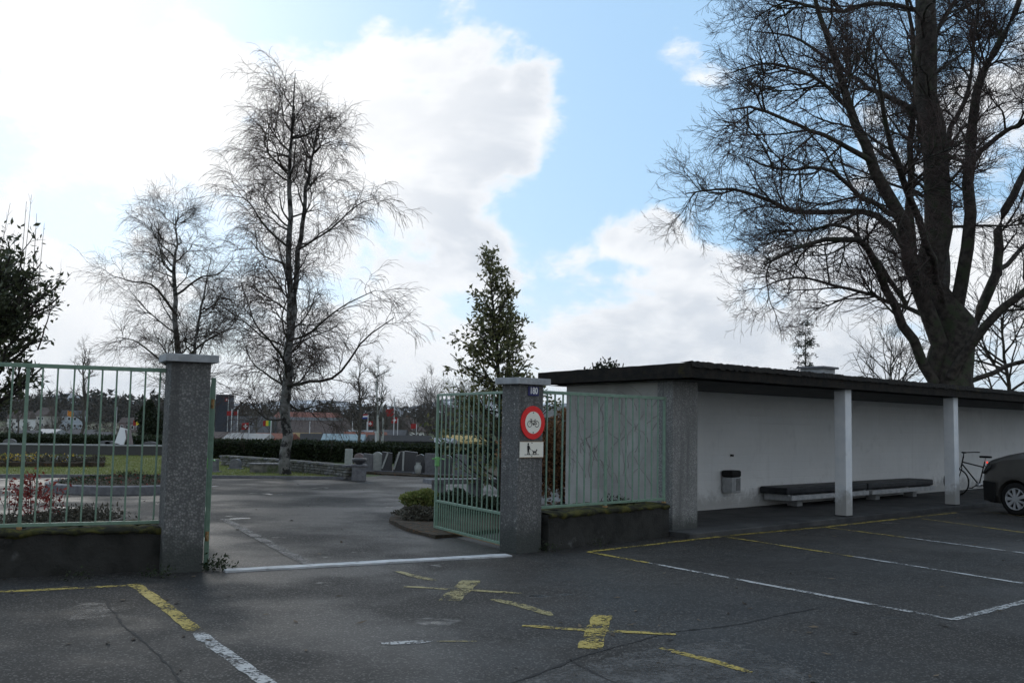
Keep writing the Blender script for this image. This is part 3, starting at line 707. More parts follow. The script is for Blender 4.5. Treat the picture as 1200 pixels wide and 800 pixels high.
# ------------------------------------------------------------------ parked car (nose towards the shelter)
CARP = mat('taupe_silver_paint', (.125, .12, .112), (.14, .134, .125), 3, .28, spec=.5, metal=.55)
GLASS = mat('dark_car_glass', (.012, .014, .016), None, rough_=.08, spec=.6)
PLAST = mat('black_plastic', (.012, .012, .013), (.02, .02, .02), 30, .6)
TYRE = mat('tyre_rubber', (.010, .010, .010), (.016, .016, .016), 30, .8)
RIM = mat('silver_hubcap', (.55, .56, .58), (.62, .63, .65), 8, .35, metal=.5)
hd = np.array([-.465, .885]); hd /= np.linalg.norm(hd); lf = np.array([-hd[1], hd[0]])
wp = np.array([9.59, 18.77]); cc = wp - 1.33 * hd - .86 * lf
car = empty('parked_car', (cc[0], cc[1], 0), math.atan2(hd[1], hd[0]), 'taupe silver family car parked beside the shelter', 'car')
ST = [(2.13, .62, .30, .58, .68, .55), (2.08, .74, .24, .78, .92, .66), (1.95, .82, .20, .92, 1.05, .72), (1.62, .87, .20, 1.02, 1.14, .76), (1.10, .88, .20, 1.08, 1.25, .76),
      (.60, .885, .20, 1.10, 1.52, .70), (.10, .89, .20, 1.11, 1.72, .66), (-.6, .89, .20, 1.12, 1.76, .66), (-1.3, .885, .20, 1.13, 1.73, .65), (-1.75, .87, .22, 1.13, 1.62, .63), (-2.0, .84, .26, 1.10, 1.28, .70), (-2.12, .76, .30, .74, .92, .66), (-2.16, .66, .34, .58, .66, .6)]
V = []; F = []; K = 14
for x, wb, zb, zl, ztp, wt in ST:
    half = [(wb * .9, zb), (wb, zb + .16), (wb, zl * .72), (wb * .975, zl), (wt, ztp - .05), (wt * .82, ztp - .012), (0.0, ztp)]
    ring = half + [(-a, b) for a, b in half[-2::-1]] + [(0.0, zb)]
    V += [(x, a, b) for a, b in ring]
K = len(half) * 2
for i in range(len(ST) - 1):
    for k in range(K): F.append((i * K + k, i * K + (k + 1) % K, (i + 1) * K + (k + 1) % K, (i + 1) * K + k))
F += [tuple(range(K)), tuple((len(ST) - 1) * K + k for k in range(K - 1, -1, -1))]
body = MB().add(V, F).build('body', CARP, car)
cut = MB()
for x in (1.33, -1.30):
    n = 28; cut.add([(x + .365 * math.cos(2 * math.pi * k / n), yy, .31 + .365 * math.sin(2 * math.pi * k / n)) for yy in (-1.2, 1.2) for k in range(n)],
                    [tuple(range(n)), tuple(range(2 * n - 1, n - 1, -1))] + [(k, n + k, n + (k + 1) % n, (k + 1) % n) for k in range(n)])
co_ = cut.build('cutter', None)
md = body.modifiers.new('b', 'BOOLEAN'); md.object = co_; md.operation = 'DIFFERENCE'; md.solver = 'EXACT'
co_.parent = car; bpy.context.view_layer.update()
me = bpy.data.meshes.new_from_object(body.evaluated_get(bpy.context.evaluated_depsgraph_get()))
body.modifiers.clear(); body.data = me
if not me.materials: me.materials.append(CARP)
bpy.data.objects.remove(co_)
bv = body.modifiers.new('bevel', 'BEVEL'); bv.width = .03; bv.segments = 3; bv.limit_method = 'ANGLE'; bv.angle_limit = R(25)
me.polygons.foreach_set('use_smooth', [True] * len(me.polygons))
MB().box((0.0, 0, .36), (4.0, 1.34, .30)).build('underbody', PLAST, car)
def side_glass(xa, xb, s):
    def pt(x, t):
        for a, b in zip(ST[:-1], ST[1:]):
            if b[0] <= x <= a[0]:
                f = (a[0] - x) / (a[0] - b[0]); q = [u + (v - u) * f for u, v in zip(a, b)]
                return (x, s * (q[1] * .975 + (q[5] - q[1] * .975) * t + .012), q[3] + (q[4] - .05 - q[3]) * t + .004)
    n = 6; lo = [pt(xa + (xb - xa) * k / n, .08) for k in range(n + 1)]; hi = [pt(xa + (xb - xa) * k / n, .90) for k in range(n + 1)]
    m = MB().add(lo + hi, [(k, k + 1, k + n + 2, k + n + 1) for k in range(n)]); m.build('side_window', GLASS, car)
for s in (1, -1):
    for xa, xb in ((.62, -.15), (-.25, -1.0), (-1.1, -1.65)): side_glass(xa, xb, s)
MB().add([(1.04, -.68, 1.30), (1.04, .68, 1.30), (.14, .60, 1.725), (.14, -.60, 1.725)], [(0, 1, 2, 3)]).build('windscreen', GLASS, car)
MB().add([(-2.01, -.62, 1.32), (-2.01, .62, 1.32), (-1.79, .56, 1.62), (-1.79, -.56, 1.62)], [(0, 1, 2, 3)]).build('rear_window', GLASS, car)
fb = MB(); fb.add([(2.14, y, z) for y, z in ((-.6, .26), (.6, .26), (.62, .55), (-.62, .55))] + [(1.72, y, z) for y, z in ((-.89, .22), (.89, .22), (.90, .60), (-.90, .60))] + [(2.04, y, z) for y, z in ((-.80, .24), (.80, .24), (.82, .62), (-.82, .62))],
   [(0, 1, 2, 3), (8, 0, 3, 11), (1, 9, 10, 2), (4, 8, 11, 7), (9, 5, 6, 10), (3, 2, 10, 11), (11, 10, 6, 7), (4, 5, 9, 8), (8, 9, 1, 0)])
fb.build('front_bumper', PLAST, car)
for s in (1, -1):
    MB().add([(2.125, s * .58, .72), (2.06, s * .80, .76), (1.80, s * .885, .90), (1.86, s * .86, 1.0), (2.04, s * .70, .93)], [(0, 1, 2, 3, 4)]).build('headlight', GLASS, car)
    MB().add([(-2.10, s * .62, .80), (-2.02, s * .86, .80), (-1.90, s * .89, 1.0), (-1.98, s * .72, 1.02)], [(0, 1, 2, 3)]).build('tail_light', RED, car)
    mr_ = MB().box((.78, s * 1.0, 1.08), (.12, .2, .15)).build('mirror', CARP, car, bevel=.04)
    for z, x in ((.92, -.25), (.92, -1.1)): MB().box((x + .14, s * .895, z), (.18, .025, .03)).build('door_handle', CARP, car, bevel=.008)
    MB().box((.05, s * .895, .34), (2.0, .03, .10)).build('sill_trim', PLAST, car, bevel=.01)
MB().box((-2.16, 0, .45), (.06, 1.5, .30)).build('rear_bumper', PLAST, car, bevel=.03)
def wheel(x, s):
    wr = empty('wheel', (x, s * .76, .31)); wr.parent = car
    t = MB(); n = 32; prof = [(.205, -.09), (.27, -.10), (.305, -.085), (.312, 0), (.305, .085), (.27, .10), (.205, .09)]
    V = []; F = []
    for r_, yy in prof:
        for k in range(n): V.append((r_ * math.cos(2 * math.pi * k / n), yy, r_ * math.sin(2 * math.pi * k / n)))
    for i in range(len(prof) - 1):
        for k in range(n): F.append((i * n + k, i * n + (k + 1) % n, (i + 1) * n + (k + 1) % n, (i + 1) * n + k))
    t.add(V, F).build('tyre', TYRE, wr, smooth=True)
    rm = MB(); 
    V = [(r_ * math.cos(2 * math.pi * k / n), s * yy, r_ * math.sin(2 * math.pi * k / n)) for r_, yy in ((.212, .085), (.205, .102), (.192, .098), (.186, .06)) for k in range(n)]
    F = [(i * n + k, i * n + (k + 1) % n, (i + 1) * n + (k + 1) % n, (i + 1) * n + k) for i in range(3) for k in range(n)]
    rm.add(V, F)
    for k in range(9):
        a = 2 * math.pi * k / 9; wd = .034 if k % 2 == 0 else .020
        p = np.array([math.cos(a), math.sin(a)]); q = np.array([-p[1], p[0]])
        P4 = [p * .04 - q * wd * .6, p * .04 + q * wd * .6, p * .19 + q * wd, p * .19 - q * wd]
        V = [(u[0], s * yy, u[1]) for yy in (.102, .07) for u in P4]
        rm.add(V, [(0, 1, 2, 3), (4, 7, 6, 5), (0, 4, 5, 1), (1, 5, 6, 2), (2, 6, 7, 3), (3, 7, 4, 0)])
    V = [(.055 * math.cos(2 * math.pi * k / n), s * .106, .055 * math.sin(2 * math.pi * k / n)) for k in range(n)]
    rm.add(V, [tuple(range(n))]); rm.build('rim', RIM, wr)
    V = [(.2 * math.cos(2 * math.pi * k / n), s * .055, .2 * math.sin(2 * math.pi * k / n)) for k in range(n)]
    MB().add(V, [tuple(range(n))]).build('brake_disc', PLAST, wr)
for x in (1.33, -1.30):
    for s in (1, -1): wheel(x, s)

# ------------------------------------------------------------------ bicycle by the wall
BK = mat('dark_bicycle_paint', (.015, .016, .018), None, rough_=.35)
bp = sw(11.75, .40, SZ)
bi = empty('bicycle', bp, SRZ + R(82), 'dark bicycle with red rear light parked between column and car', 'bicycle')
bi.scale = (.93, .93, .93)
def wheel_ring(cx):
    V = []; F = []; n = 36; mth = 8
    for i in range(n):
        a = 2 * math.pi * i / n
        for j in range(mth):
            b = 2 * math.pi * j / mth; r_ = .325 + .018 * math.cos(b)
            V.append((cx + r_ * math.cos(a), .018 * math.sin(b), .345 + r_ * math.sin(a)))
    for i in range(n):
        for j in range(mth): F.append((i * mth + j, i * mth + (j + 1) % mth, ((i + 1) % n) * mth + (j + 1) % mth, ((i + 1) % n) * mth + j))
    wo_ = MB().add(V, F).build('wheel', TYRE, bi, smooth=True)
    sp = MB()
    for k in range(14):
        a = math.pi * k / 7; sp.tube([(cx, .02 * (-1) ** k, .345), (cx + .31 * math.cos(a), 0, .345 + .31 * math.sin(a))], .0018, 3, False)
    sp.tube([(cx, -.05, .345), (cx, .05, .345)], .02, 8).build('spokes', RIM, wo_)
wheel_ring(-.53); wheel_ring(.53)
fr = MB()
for a, b, r_ in (((-.53, 0, .345), (-.06, 0, .30), .012), ((-.53, 0, .345), (-.20, 0, .80), .011), ((-.06, 0, .30), (-.22, 0, .88), .016), ((-.06, 0, .30), (.36, 0, .78), .018), ((-.18, 0, .74), (.35, 0, .84), .016), ((.33, 0, .98), (.40, 0, .70), .018), ((.40, .05, .70), (.53, .05, .345), .012), ((.40, -.05, .70), (.53, -.05, .345), .012)):
    fr.tube([a, b], r_, 8)
fr.build('frame', BK, bi)
sd = MB().box((-.24, 0, .99), (.27, .14, .05)).build('saddle', BLK, bi, bevel=.022)
MB().tube([(-.20, 0, .82), (-.24, 0, .97)], .013, 8).build('seat_post', RIM, bi)
MB().tube([(.33, 0, .98), (.32, 0, 1.06), (.30, .12, 1.08), (.20, .29, 1.09), (.08, .31, 1.09)], .013, 8).tube([(.32, 0, 1.06), (.30, -.12, 1.08), (.20, -.29, 1.09), (.08, -.31, 1.09)], .013, 8).build('handlebar', BK, bi)
MB().tube([(-.06, -.09, .30), (-.06, .09, .30)], .05, 12).build('crank', RIM, bi)
for s in (1, -1): MB().tube([(-.06, s * .09, .30), (-.06 + s * .14, s * .10, .22)], .012, 6).box((-.06 + s * .14, s * .14, .22), (.09, .08, .02)).build('pedal', BLK, bi)
MB().box((-.52, 0, .72), (.34, .12, .015)).tube([(-.66, .05, .72), (-.53, .05, .35)], .007, 6).build('rack', BLK, bi)
MB().tube([(-.285, 0, .86), (-.265, 0, .86)], .022, 12).build('rear_light', mat('red_lamp', (.7, .02, .02), None, emit=((1, .06, .03), 1.3)), bi)

# ------------------------------------------------------------------ trees: vectorised branch growth
def unit(v): return v / (np.linalg.norm(v, axis=-1, keepdims=True) + 1e-9)
def spawn(P, Rr, m, t0, t1, ln, ang, k, trop, wander, rr, seed_len=(.6, 1.2), taper=.35, tfall=.5, flat=1.0, thin=True):
    """P (N,K,3) parent polylines -> (N*m, k, 3) child polylines and radii"""
    N, K, _ = P.shape
    t = rng.uniform(t0, t1, (N, m)); f = t * (K - 1); i = np.minimum(f.astype(int), K - 2); fr_ = (f - i)[..., None]
    ar = np.arange(N)[:, None]
    a = P[ar, i]; b = P[ar, i + 1]; pos = (a + (b - a) * fr_).reshape(-1, 3); T = unit(b - a).reshape(-1, 3)
    rad = (Rr[ar, i] + (Rr[ar, i + 1] - Rr[ar, i]) * fr_[..., 0]).reshape(-1)
    rnd = rng.normal(0, 1, pos.shape); rnd[:, 2] *= flat
    perp = unit(rnd - (rnd * T).sum(1)[:, None] * T)
    A = np.radians(rng.uniform(ang[0], ang[1], len(pos)))[:, None]
    d = unit(np.cos(A) * T + np.sin(A) * perp)
    L = ln * rng.uniform(*seed_len, len(pos)) * (1 - tfall * t.reshape(-1))
    out = np.empty((len(pos), k, 3)); out[:, 0] = pos; tv = np.array([0, 0, 1.0])
    for j in range(1, k):
        out[:, j] = out[:, j - 1] + d * (L / (k - 1))[:, None]
        d = unit(d + rng.normal(0, wander, d.shape) + tv * trop)
    r0 = np.minimum(rad * .75, rr)
    if thin and N > 8:
        Lp = np.linalg.norm(np.diff(P, axis=1), axis=2).sum(1); pr_ = np.clip(Lp / np.percentile(Lp, 75), .12, 1); kp = rng.uniform(0, 1, len(pos)) < np.repeat(pr_, m)
        out = out[kp]; r0 = r0[kp]
    R2 = r0[:, None] * np.linspace(1, taper, k)[None]
    return out, R2
def tubes(P, Rr, n):
    N, K, _ = P.shape
    T = unit(np.gradient(P, axis=1)); ref = np.where(np.abs(T[..., 2:3]) < .9, np.array([0, 0, 1.0]), np.array([1.0, 0, 0]))
    a = unit(np.cross(T, ref)); b = np.cross(T, a)
    an = 2 * np.pi * np.arange(n) / n
    V = P[:, :, None] + Rr[:, :, None, None] * (a[:, :, None] * np.cos(an)[:, None] + b[:, :, None] * np.sin(an)[:, None])
    base = (np.arange(N)[:, None, None] * K + np.arange(K - 1)[None, :, None]) * n
    k0 = np.arange(n)[None, None]; k1 = (np.arange(n) + 1) % n; k1 = k1[None, None]
    F = np.stack([base + k0, base + k1, base + n + k1, base + n + k0], -1).reshape(-1, 4)
    return V.reshape(-1, 3), F
def tube_obj(name, parts, m, root, smooth=True):
    Vs = []; Fs = []; o = 0
    for P, Rr, n in parts:
        V, F = tubes(P, Rr, n); Vs.append(V); Fs.append(F + o); o += len(V)
    loc = np.array(root.location)
    return link(name, np_mesh(name, np.concatenate(Vs) - loc, np.concatenate(Fs), smooth), m, root)
def poly_to(pts, rad, k):
    """smooth a hand-surveyed polyline to k points with a little crookedness"""
    pts = np.array(pts, float); rad = np.array(rad, float); s = np.linspace(0, len(pts) - 1, k)
    u = np.arange(len(pts))
    # Catmull-Rom
    out = []
    for v in s:
        i = min(int(v), len(pts) - 2); f = v - i
        p0, p1, p2, p3 = pts[max(i - 1, 0)], pts[i], pts[i + 1], pts[min(i + 2, len(pts) - 1)]
        out.append(.5 * ((2 * p1) + (-p0 + p2) * f + (2 * p0 - 5 * p1 + 4 * p2 - p3) * f ** 2 + (-p0 + 3 * p1 - 3 * p2 + p3) * f ** 3))
    P = np.array(out); Rr = np.interp(s, u, rad)
    P[1:-1] += rng.normal(0, 1, (k - 2, 3)) * Rr[1:-1, None] * .35
    return P[None], Rr[None]
def cat(*a): return np.concatenate(a)
def leaves_on(P, per, size, droop=0.0, jitter=.05, aspect=.42):
    """leaf blades (two folded quads) spread along twigs"""
    N, K, _ = P.shape
    t = rng.uniform(.15, 1, (N, per)); f = t * (K - 1); i = np.minimum(f.astype(int), K - 2); ar = np.arange(N)[:, None]
    pos = (P[ar, i] + (P[ar, i + 1] - P[ar, i]) * (f - i)[..., None]).reshape(-1, 3) + rng.normal(0, jitter, (N * per, 3))
    T = unit(P[ar, i + 1] - P[ar, i]).reshape(-1, 3)
    d = unit(T * .5 + rng.normal(0, .7, pos.shape) + np.array([0, 0, -droop]))
    s = unit(np.cross(d, rng.normal(0, 1, pos.shape))); nrm = np.cross(s, d)
    L = (size * rng.uniform(.6, 1.25, len(pos)))[:, None]; W = L * aspect
    v0 = pos; v1 = pos + d * L * .45 + s * W * .5 + nrm * L * .08; v2 = pos + d * L; v3 = pos + d * L * .45 - s * W * .5 + nrm * L * .08
    V = np.stack([v0, v1, v2, v3], 1).reshape(-1, 3); b = np.arange(len(pos))[:, None] * 4
    return V, np.concatenate([b + np.array([[0, 1, 2]]), b + np.array([[0, 2, 3]])])
def leaf_obj(name, VF, m, root):
    loc = np.array(root.location) if root else 0
    o = link(name, np_mesh(name, VF[0] - loc, VF[1]), m, root)
    return o
def tree_root(name, base, label, group=None): return empty(name, tuple(base), 0, label, 'tree', group)

# --- the great bare tree behind the shelter
BD = 30.0
def bt(zx, zy, dd=0.0): return at(740 + zx / 1.739, zy / 1.739, BD + dd)
pxm = BD / FPX / 1.739
big = tree_root('bare_tree', (bt(655, 790)[0], BD, 0), 'huge multi-stemmed bare broadleaf tree towering behind the shelter')
b0 = np.array(big.location)
LIMB = [  # (zoom polyline with depth offsets, start radius px, end radius px)
 ([(636, 1010, 0), (634, 880, 0), (634, 780, 0), (632, 600, 0), (622, 420, 0), (606, 250, 0), (598, 100, 0), (592, -60, .3), (600, -260, .5)], [58, 50, 42, 34, 27, 24, 23, 19, 9]),
 ([(612, 760, -.3), (590, 600, -.6), (540, 440, -1.2), (490, 330, -1.8), (450, 230, -2.2), (420, 130, -2.6), (385, 30, -3), (350, -90, -3.2)], [34, 28, 24, 19, 15, 11, 8, 4]),
 ([(585, 560, .6), (568, 420, 1.0), (568, 300, 1.4), (578, 190, 1.6), (570, 60, 2), (545, -80, 2.2)], [18, 15, 12, 10, 8, 4]),
 ([(618, 780, -.6), (565, 680, -1.2), (520, 590, -1.8), (470, 500, -2.4), (420, 487, -3), (350, 500, -3.4), (270, 540, -3.6)], [20, 17, 14, 11, 9, 6, 3]),
 ([(600, 560, .2), (510, 445, .9), (440, 432, 1.3), (330, 430, 1.8), (255, 398, 2.0), (190, 385, 2.2), (110, 395, 2.4)], [16, 13, 11, 9, 7, 5, 2]),
 ([(590, 640, .6), (500, 605, 1.6), (430, 585, 2.2), (330, 565, 2.8), (260, 590, 3)], [9, 7, 6, 4, 2]),
 ([(660, 640, -.2), (690, 430, -.8), (690, 280, -1.4), (715, 150, -1.8), (780, 30, -2.4), (820, -100, -2.8)], [26, 21, 18, 14, 10, 5]),
 ([(655, 760, .2), (740, 560, .5), (762, 430, .9), (805, 340, 1.2), (860, 220, 1.5), (900, 60, 1.7)], [22, 18, 16, 13, 10, 5]),
 ([(650, 770, -.8), (740, 645, -1.4), (810, 585, -1.9), (900, 520, -2.4), (1000, 480, -2.8)], [18, 15, 12, 9, 4]),
 ([(655, 790, .8), (760, 748, 1.8), (830, 738, 2.6), (930, 760, 3.4), (1010, 800, 4)], [11, 9, 8, 6, 3]),
 ([(490, 330, -1.8), (420, 290, -2.2), (330, 252, -2.8), (255, 220, -3.2), (200, 225, -3.6)], [11, 8, 6, 5, 2]),
 ([(595, 230, .2), (490, 182, .8), (420, 135, 1.2), (340, 80, 1.6), (250, 65, 2)], [12, 9, 7, 5, 2]),
 ([(592, 20, .2), (500, 8, -.6), (420, 22, -1.2), (330, 5, -1.8), (230, -10, -2.2)], [10, 8, 7, 5, 2]),
 ([(622, 400, .2), (650, 270, 1.2), (690, 170, 2.2), (700, 60, 3), (720, -80, 3.6)], [12, 10, 8, 6, 3]),
 ([(600, 170, .3), (625, 60, 1.2), (680, -20, 2), (760, -60, 2.8)], [12, 9, 7, 3]),
 ([(540, 440, -1.2), (470, 400, -2.6), (400, 345, -3.8), (300, 345, -4.8), (230, 320, -5.4)], [10, 8, 6, 4, 2]),
 ([(560, 620, -.8), (490, 520, -1.2), (430, 460, -.4), (360, 470, .6), (280, 470, 1.4)], [9, 8, 6, 4, 2]),
 ([(450, 230, -2.2), (390, 170, -2.0), (330, 140, -1.4), (270, 130, -.8), (200, 150, -.4)], [8, 6, 5, 4, 2]),
 ([(634, 640, 0), (618, 540, -2), (560, 380, -6), (520, 260, -7.5), (500, 140, -8.4)], [16, 13, 10, 7, 3]),
 ([(634, 640, 0), (640, 500, 2.6), (600, 330, 6), (580, 200, 7.5), (600, 80, 8)], [16, 13, 10, 7, 3]),
 ([(750, 560, .5), (800, 500, 1.5), (880, 440, 3), (950, 420, 4)], [10, 8, 6, 3]), ([(690, 330, -1), (760, 270, -2), (830, 230, -3), (900, 180, -3.6)], [10, 8, 6, 3])]
main = []; Ps = []; Rs = []
for pts, rad in LIMB:
    W3 = [bt(*p) for p in pts]
    P_, R_ = poly_to(W3, np.array(rad) * pxm * (.93 if len(Ps) == 0 else .56), 16); Ps.append(P_); Rs.append(R_)
if True:
    P0 = cat(*Ps); R0 = cat(*Rs)
    for i in range(len(P0)): P0[i, :, 2] = np.maximum(P0[i, :, 2], -.2)
    tube_obj('trunk', [(P0[:1], R0[:1] * 1.05, 14)], BARK, big)
    L1, Q1 = P0[1:], R0[1:]
    tube_obj('limbs', [(L1, Q1, 9)], BARK, big)['kind'] = 'stuff'
    B2, S2 = spawn(P0[1:], R0[1:], 20, .22, 1, 2.6, (28, 65), 8, .04, .17, .036, tfall=.45)
    Bt, St = spawn(P0[:1], R0[:1], 22, .45, 1, 3.8, (40, 75), 8, .03, .16, .06, tfall=.2)
    B2 = cat(B2, Bt); S2 = cat(S2, St)
    B3, S3 = spawn(B2, S2, 11, .15, 1, 1.35, (25, 60), 6, .04, .20, .016, tfall=.35)
    B4, S4 = spawn(B3, S3, 5, .15, 1, .72, (20, 55), 4, .03, .2, .008, tfall=.3, taper=.55, thin=False)
    B5, S5 = spawn(B4, S4, 4, .2, 1, .36, (20, 50), 3, .02, .2, .0065, tfall=.3, taper=.7)
    tube_obj('branches', [(B2, S2, 5), (B3, S3, 4)], BARK, big)['kind'] = 'stuff'
    tube_obj('twigs', [(B4, np.maximum(S4, .0048), 3), (B5, np.maximum(S5, .0038), 3)], TWIG, big, False)['kind'] = 'stuff'

# --- birches
def birch(name, label, dep, stems, limbs, n2, seedlen, crown_h, droop, tw=1.0, bark=BBARK, dens=1.0):
    base = at(stems[0][0][0][0], 556, dep); r = tree_root(name, (base[0], dep, .04), label)
    px = dep / FPX
    Ps = []; Rs = []
    for pts, rad in stems:
        P_, R_ = poly_to([at(p[0], p[1], dep + (p[2] if len(p) > 2 else 0)) for p in pts], np.array(rad) * px * .82, 24); Ps.append(P_); Rs.append(R_)
    PS, RS = cat(*Ps), cat(*Rs)
    PS[0, 0, 2] = -.05
    tube_obj('trunk', [(PS, RS, 12)], bark, r)
    LP = []; LR = []
    for pts, r0, r1 in limbs:
        P_, R_ = poly_to([at(p[0], p[1], dep + (p[2] if len(p) > 2 else 0)) for p in pts], np.linspace(r0, r1, len(pts)) * px * .7, 12); LP.append(P_); LR.append(R_)
    parts_ = [spawn(PS[q:q + 1], RS[q:q + 1], n2 if q == 0 else n2 // 2, .26 if q == 0 else .15, .95, seedlen * (1 if q == 0 else .8), (42, 75), 12, .07, .15, .030, tfall=.72, seed_len=(.55, 1.2)) for q in range(len(PS))]
    B1 = cat(*[p_[0] for p_ in parts_]); S1 = cat(*[p_[1] for p_ in parts_])
    if LP: B1 = cat(B1, *LP); S1 = cat(S1, *LR)
    B2, S2 = spawn(B1, S1, int(9 * dens), .25, 1, 1.3, (25, 60), 8, .0, .18, .012, tfall=.4)
    B3, S3 = spawn(B2, S2, int(8 * dens), .15, 1, .72, (25, 60), 6, -.10 * droop, .15, .010, tfall=.25, taper=.55)
    B4, S4 = spawn(B3, S3, 5, .15, 1, .52, (15, 50), 5, -.30 * droop, .12, .0062 * tw, tfall=.2, taper=.7)
    tube_obj('branches', [(B1, S1, 6), (B2, S2, 4)], BARK, r)['kind'] = 'stuff'
    tube_obj('twigs', [(B3, np.maximum(S3, .0045 * tw), 3), (B4, np.maximum(S4, .0034 * tw), 3)], BTWIG, r, False)['kind'] = 'stuff'
    return r
birch('birch_tree', 'tall double-stemmed bare birch with drooping twigs on the lawn', 27.0,
      [([(332, 560), (333, 530), (335, 480), (338, 420), (339, 385), (339, 300), (339, 219), (342, 155), (346, 86)], [9.5, 7.6, 7.2, 6.4, 5.2, 4.2, 3.2, 1.9, .5]),
       ([(338, 420), (344, 370, .1), (350, 292, .4), (359, 224, .6), (368, 175, .9), (378, 130, 1.2)], [4.6, 4.2, 3.6, 2.8, 1.6, .4])],
      [([(337, 452), (360, 448, -.3), (395, 440, -.9), (425, 400, -1.4), (462, 372, -1.8)], 3.4, .6), ([(336, 470), (352, 480, .5), (380, 473, 1.2), (410, 470, 1.6)], 2.2, .5),
       ([(337, 430), (318, 400, -.8), (300, 380, -1.4), (282, 330, -1.8)], 2.4, .5), ([(338, 400), (362, 390, -1), (400, 360, -2), (440, 340, -2.6)], 2.3, .5),
       ([(336, 455), (315, 440, .8), (296, 425, 1.6), (285, 400, 2.2)], 2.2, .5), ([(334, 490), (318, 492, -.6), (300, 480, -1.4), (290, 455, -2)], 1.8, .4),
       ([(350, 292), (385, 270, -.8), (420, 240, -1.4), (446, 232, -2)], 2, .4), ([(339, 290), (310, 265, -.8), (290, 235, -1.4), (270, 230, -1.8)], 2, .4)],
      34, 2.9, 12, 1.0)
birch('birch_tree', 'smaller slender bare birch rising behind the pillar without signs', 35.0,
      [([(214, 556), (212, 500), (209, 420), (206, 360), (204, 320), (207, 285), (205, 250)], [6.0, 5.2, 4.2, 3.4, 2.6, 1.5, .4]),
       ([(215, 545, .1), (219, 490, .3), (227, 420, .6), (232, 380, .8), (240, 340, 1.2), (248, 300, 1.6)], [3.0, 2.8, 2.4, 1.9, 1.2, .4])],
      [([(208, 370), (180, 335, -1), (155, 330, -1.8), (128, 322, -2.4)], 2.4, .4), ([(207, 345), (235, 325, .8), (258, 320, 1.6), (275, 300, 2)], 2.2, .4),
       ([(210, 430), (240, 400, 1), (268, 385, 2), (285, 360, 3)], 2.2, .4), ([(210, 440), (185, 420, -1), (160, 400, -2), (135, 395, -3)], 2.2, .4)],
      24, 2.8, 12, .35, .9)

# --- evergreen trees with single leaves
def leafy(name, label, stem, dep, n1, ln, ang, trop, n2, l2, per, size, m, bark, droop=.2, tfall=.8, t0=.1, rr=.03, z0=.0):
    base = at(stem[0][0], stem[0][1], dep); r = tree_root(name, (base[0], dep, z0), label)
    px = dep / FPX
    P_, R_ = poly_to([at(p[0], p[1], dep) for p, _ in [(q[:2], 0) for q in stem]], np.array([q[2] for q in stem]) * px, 20)
    P_[0, 0, 2] = z0 - .05
    tube_obj('trunk', [(P_, R_, 8)], bark, r)
    B1, S1 = spawn(P_, R_, n1, t0, .98, ln, ang, 9, trop, .12, rr, tfall=tfall)
    B1[..., 2] = np.maximum(B1[..., 2], z0 + .05)
    B2, S2 = spawn(B1, S1, n2, .2, 1, l2, (25, 60), 5, .05, .2, rr * .4, tfall=.4)
    tube_obj('branches', [(B1, S1, 5), (B2, S2, 3)], bark, r)['kind'] = 'stuff'
    o = leaf_obj('crown', cat_vf(leaves_on(B1, per, size, droop), leaves_on(B2, per, size, droop)), m, r); o['kind'] = 'stuff'
    return r
def cat_vf(*vf):
    o = 0; Vs = []; Fs = []
    for V, F in vf: Vs.append(V); Fs.append(F + o); o += len(V)
    return np.concatenate(Vs), np.concatenate(Fs)
MD = 19.0
leafy('magnolia_tree', 'young cone-shaped evergreen with sparse large leaves behind the gate leaf', [(588, 596, 3.4), (587, 536, 3.0), (586, 476, 2.6), (583, 416, 2.0), (577, 356, 1.2), (572, 294, .3)], MD, 135, 1.85, (40, 72), .055, 6, .36, 9, .11, MAGL, BARK, .1, .93, .06, .02)
leafy('laurel_tree', 'dense dark evergreen tree with upright shoots at the railing end', [(-22, 640, 6), (-20, 520, 5), (-18, 430, 4), (-14, 370, 3), (-8, 325, 1)], 13.5, 120, 1.25, (40, 85), .10, 8, .36, 6, .105, LAURELL, BARK, .1, .30, .30, .03)
# tall whips on the laurel
wr = [o for o in bpy.data.objects if o.name == 'laurel_tree'][0]
sp = []
for (x, y, x2, y2) in ((26, 330, 37, 228), (22, 340, 31, 236), (38, 330, 43, 250), (-6, 330, 12, 238), (60, 360, 72, 315), (44, 340, 52, 262)):
    sp.append(poly_to([at(x - 16, y + 50, 13.5), at(x - 7, y + 24, 13.5), at(x, y, 13.5 + random.uniform(-.5, .5)), at(x2, y2, 13.5 + random.uniform(-.5, .5))], np.array([1.1, .9, .5, .2]) * .012, 10))
P_ = cat(*[a for a, _ in sp]); R_ = cat(*[b for _, b in sp]); B_, S_ = spawn(P_, R_, 6, .5, 1, .28, (20, 40), 3, .05, .1, .003)
tube_obj('shoots', [(P_, R_, 4), (B_, S_, 3)], TWIG, wr)
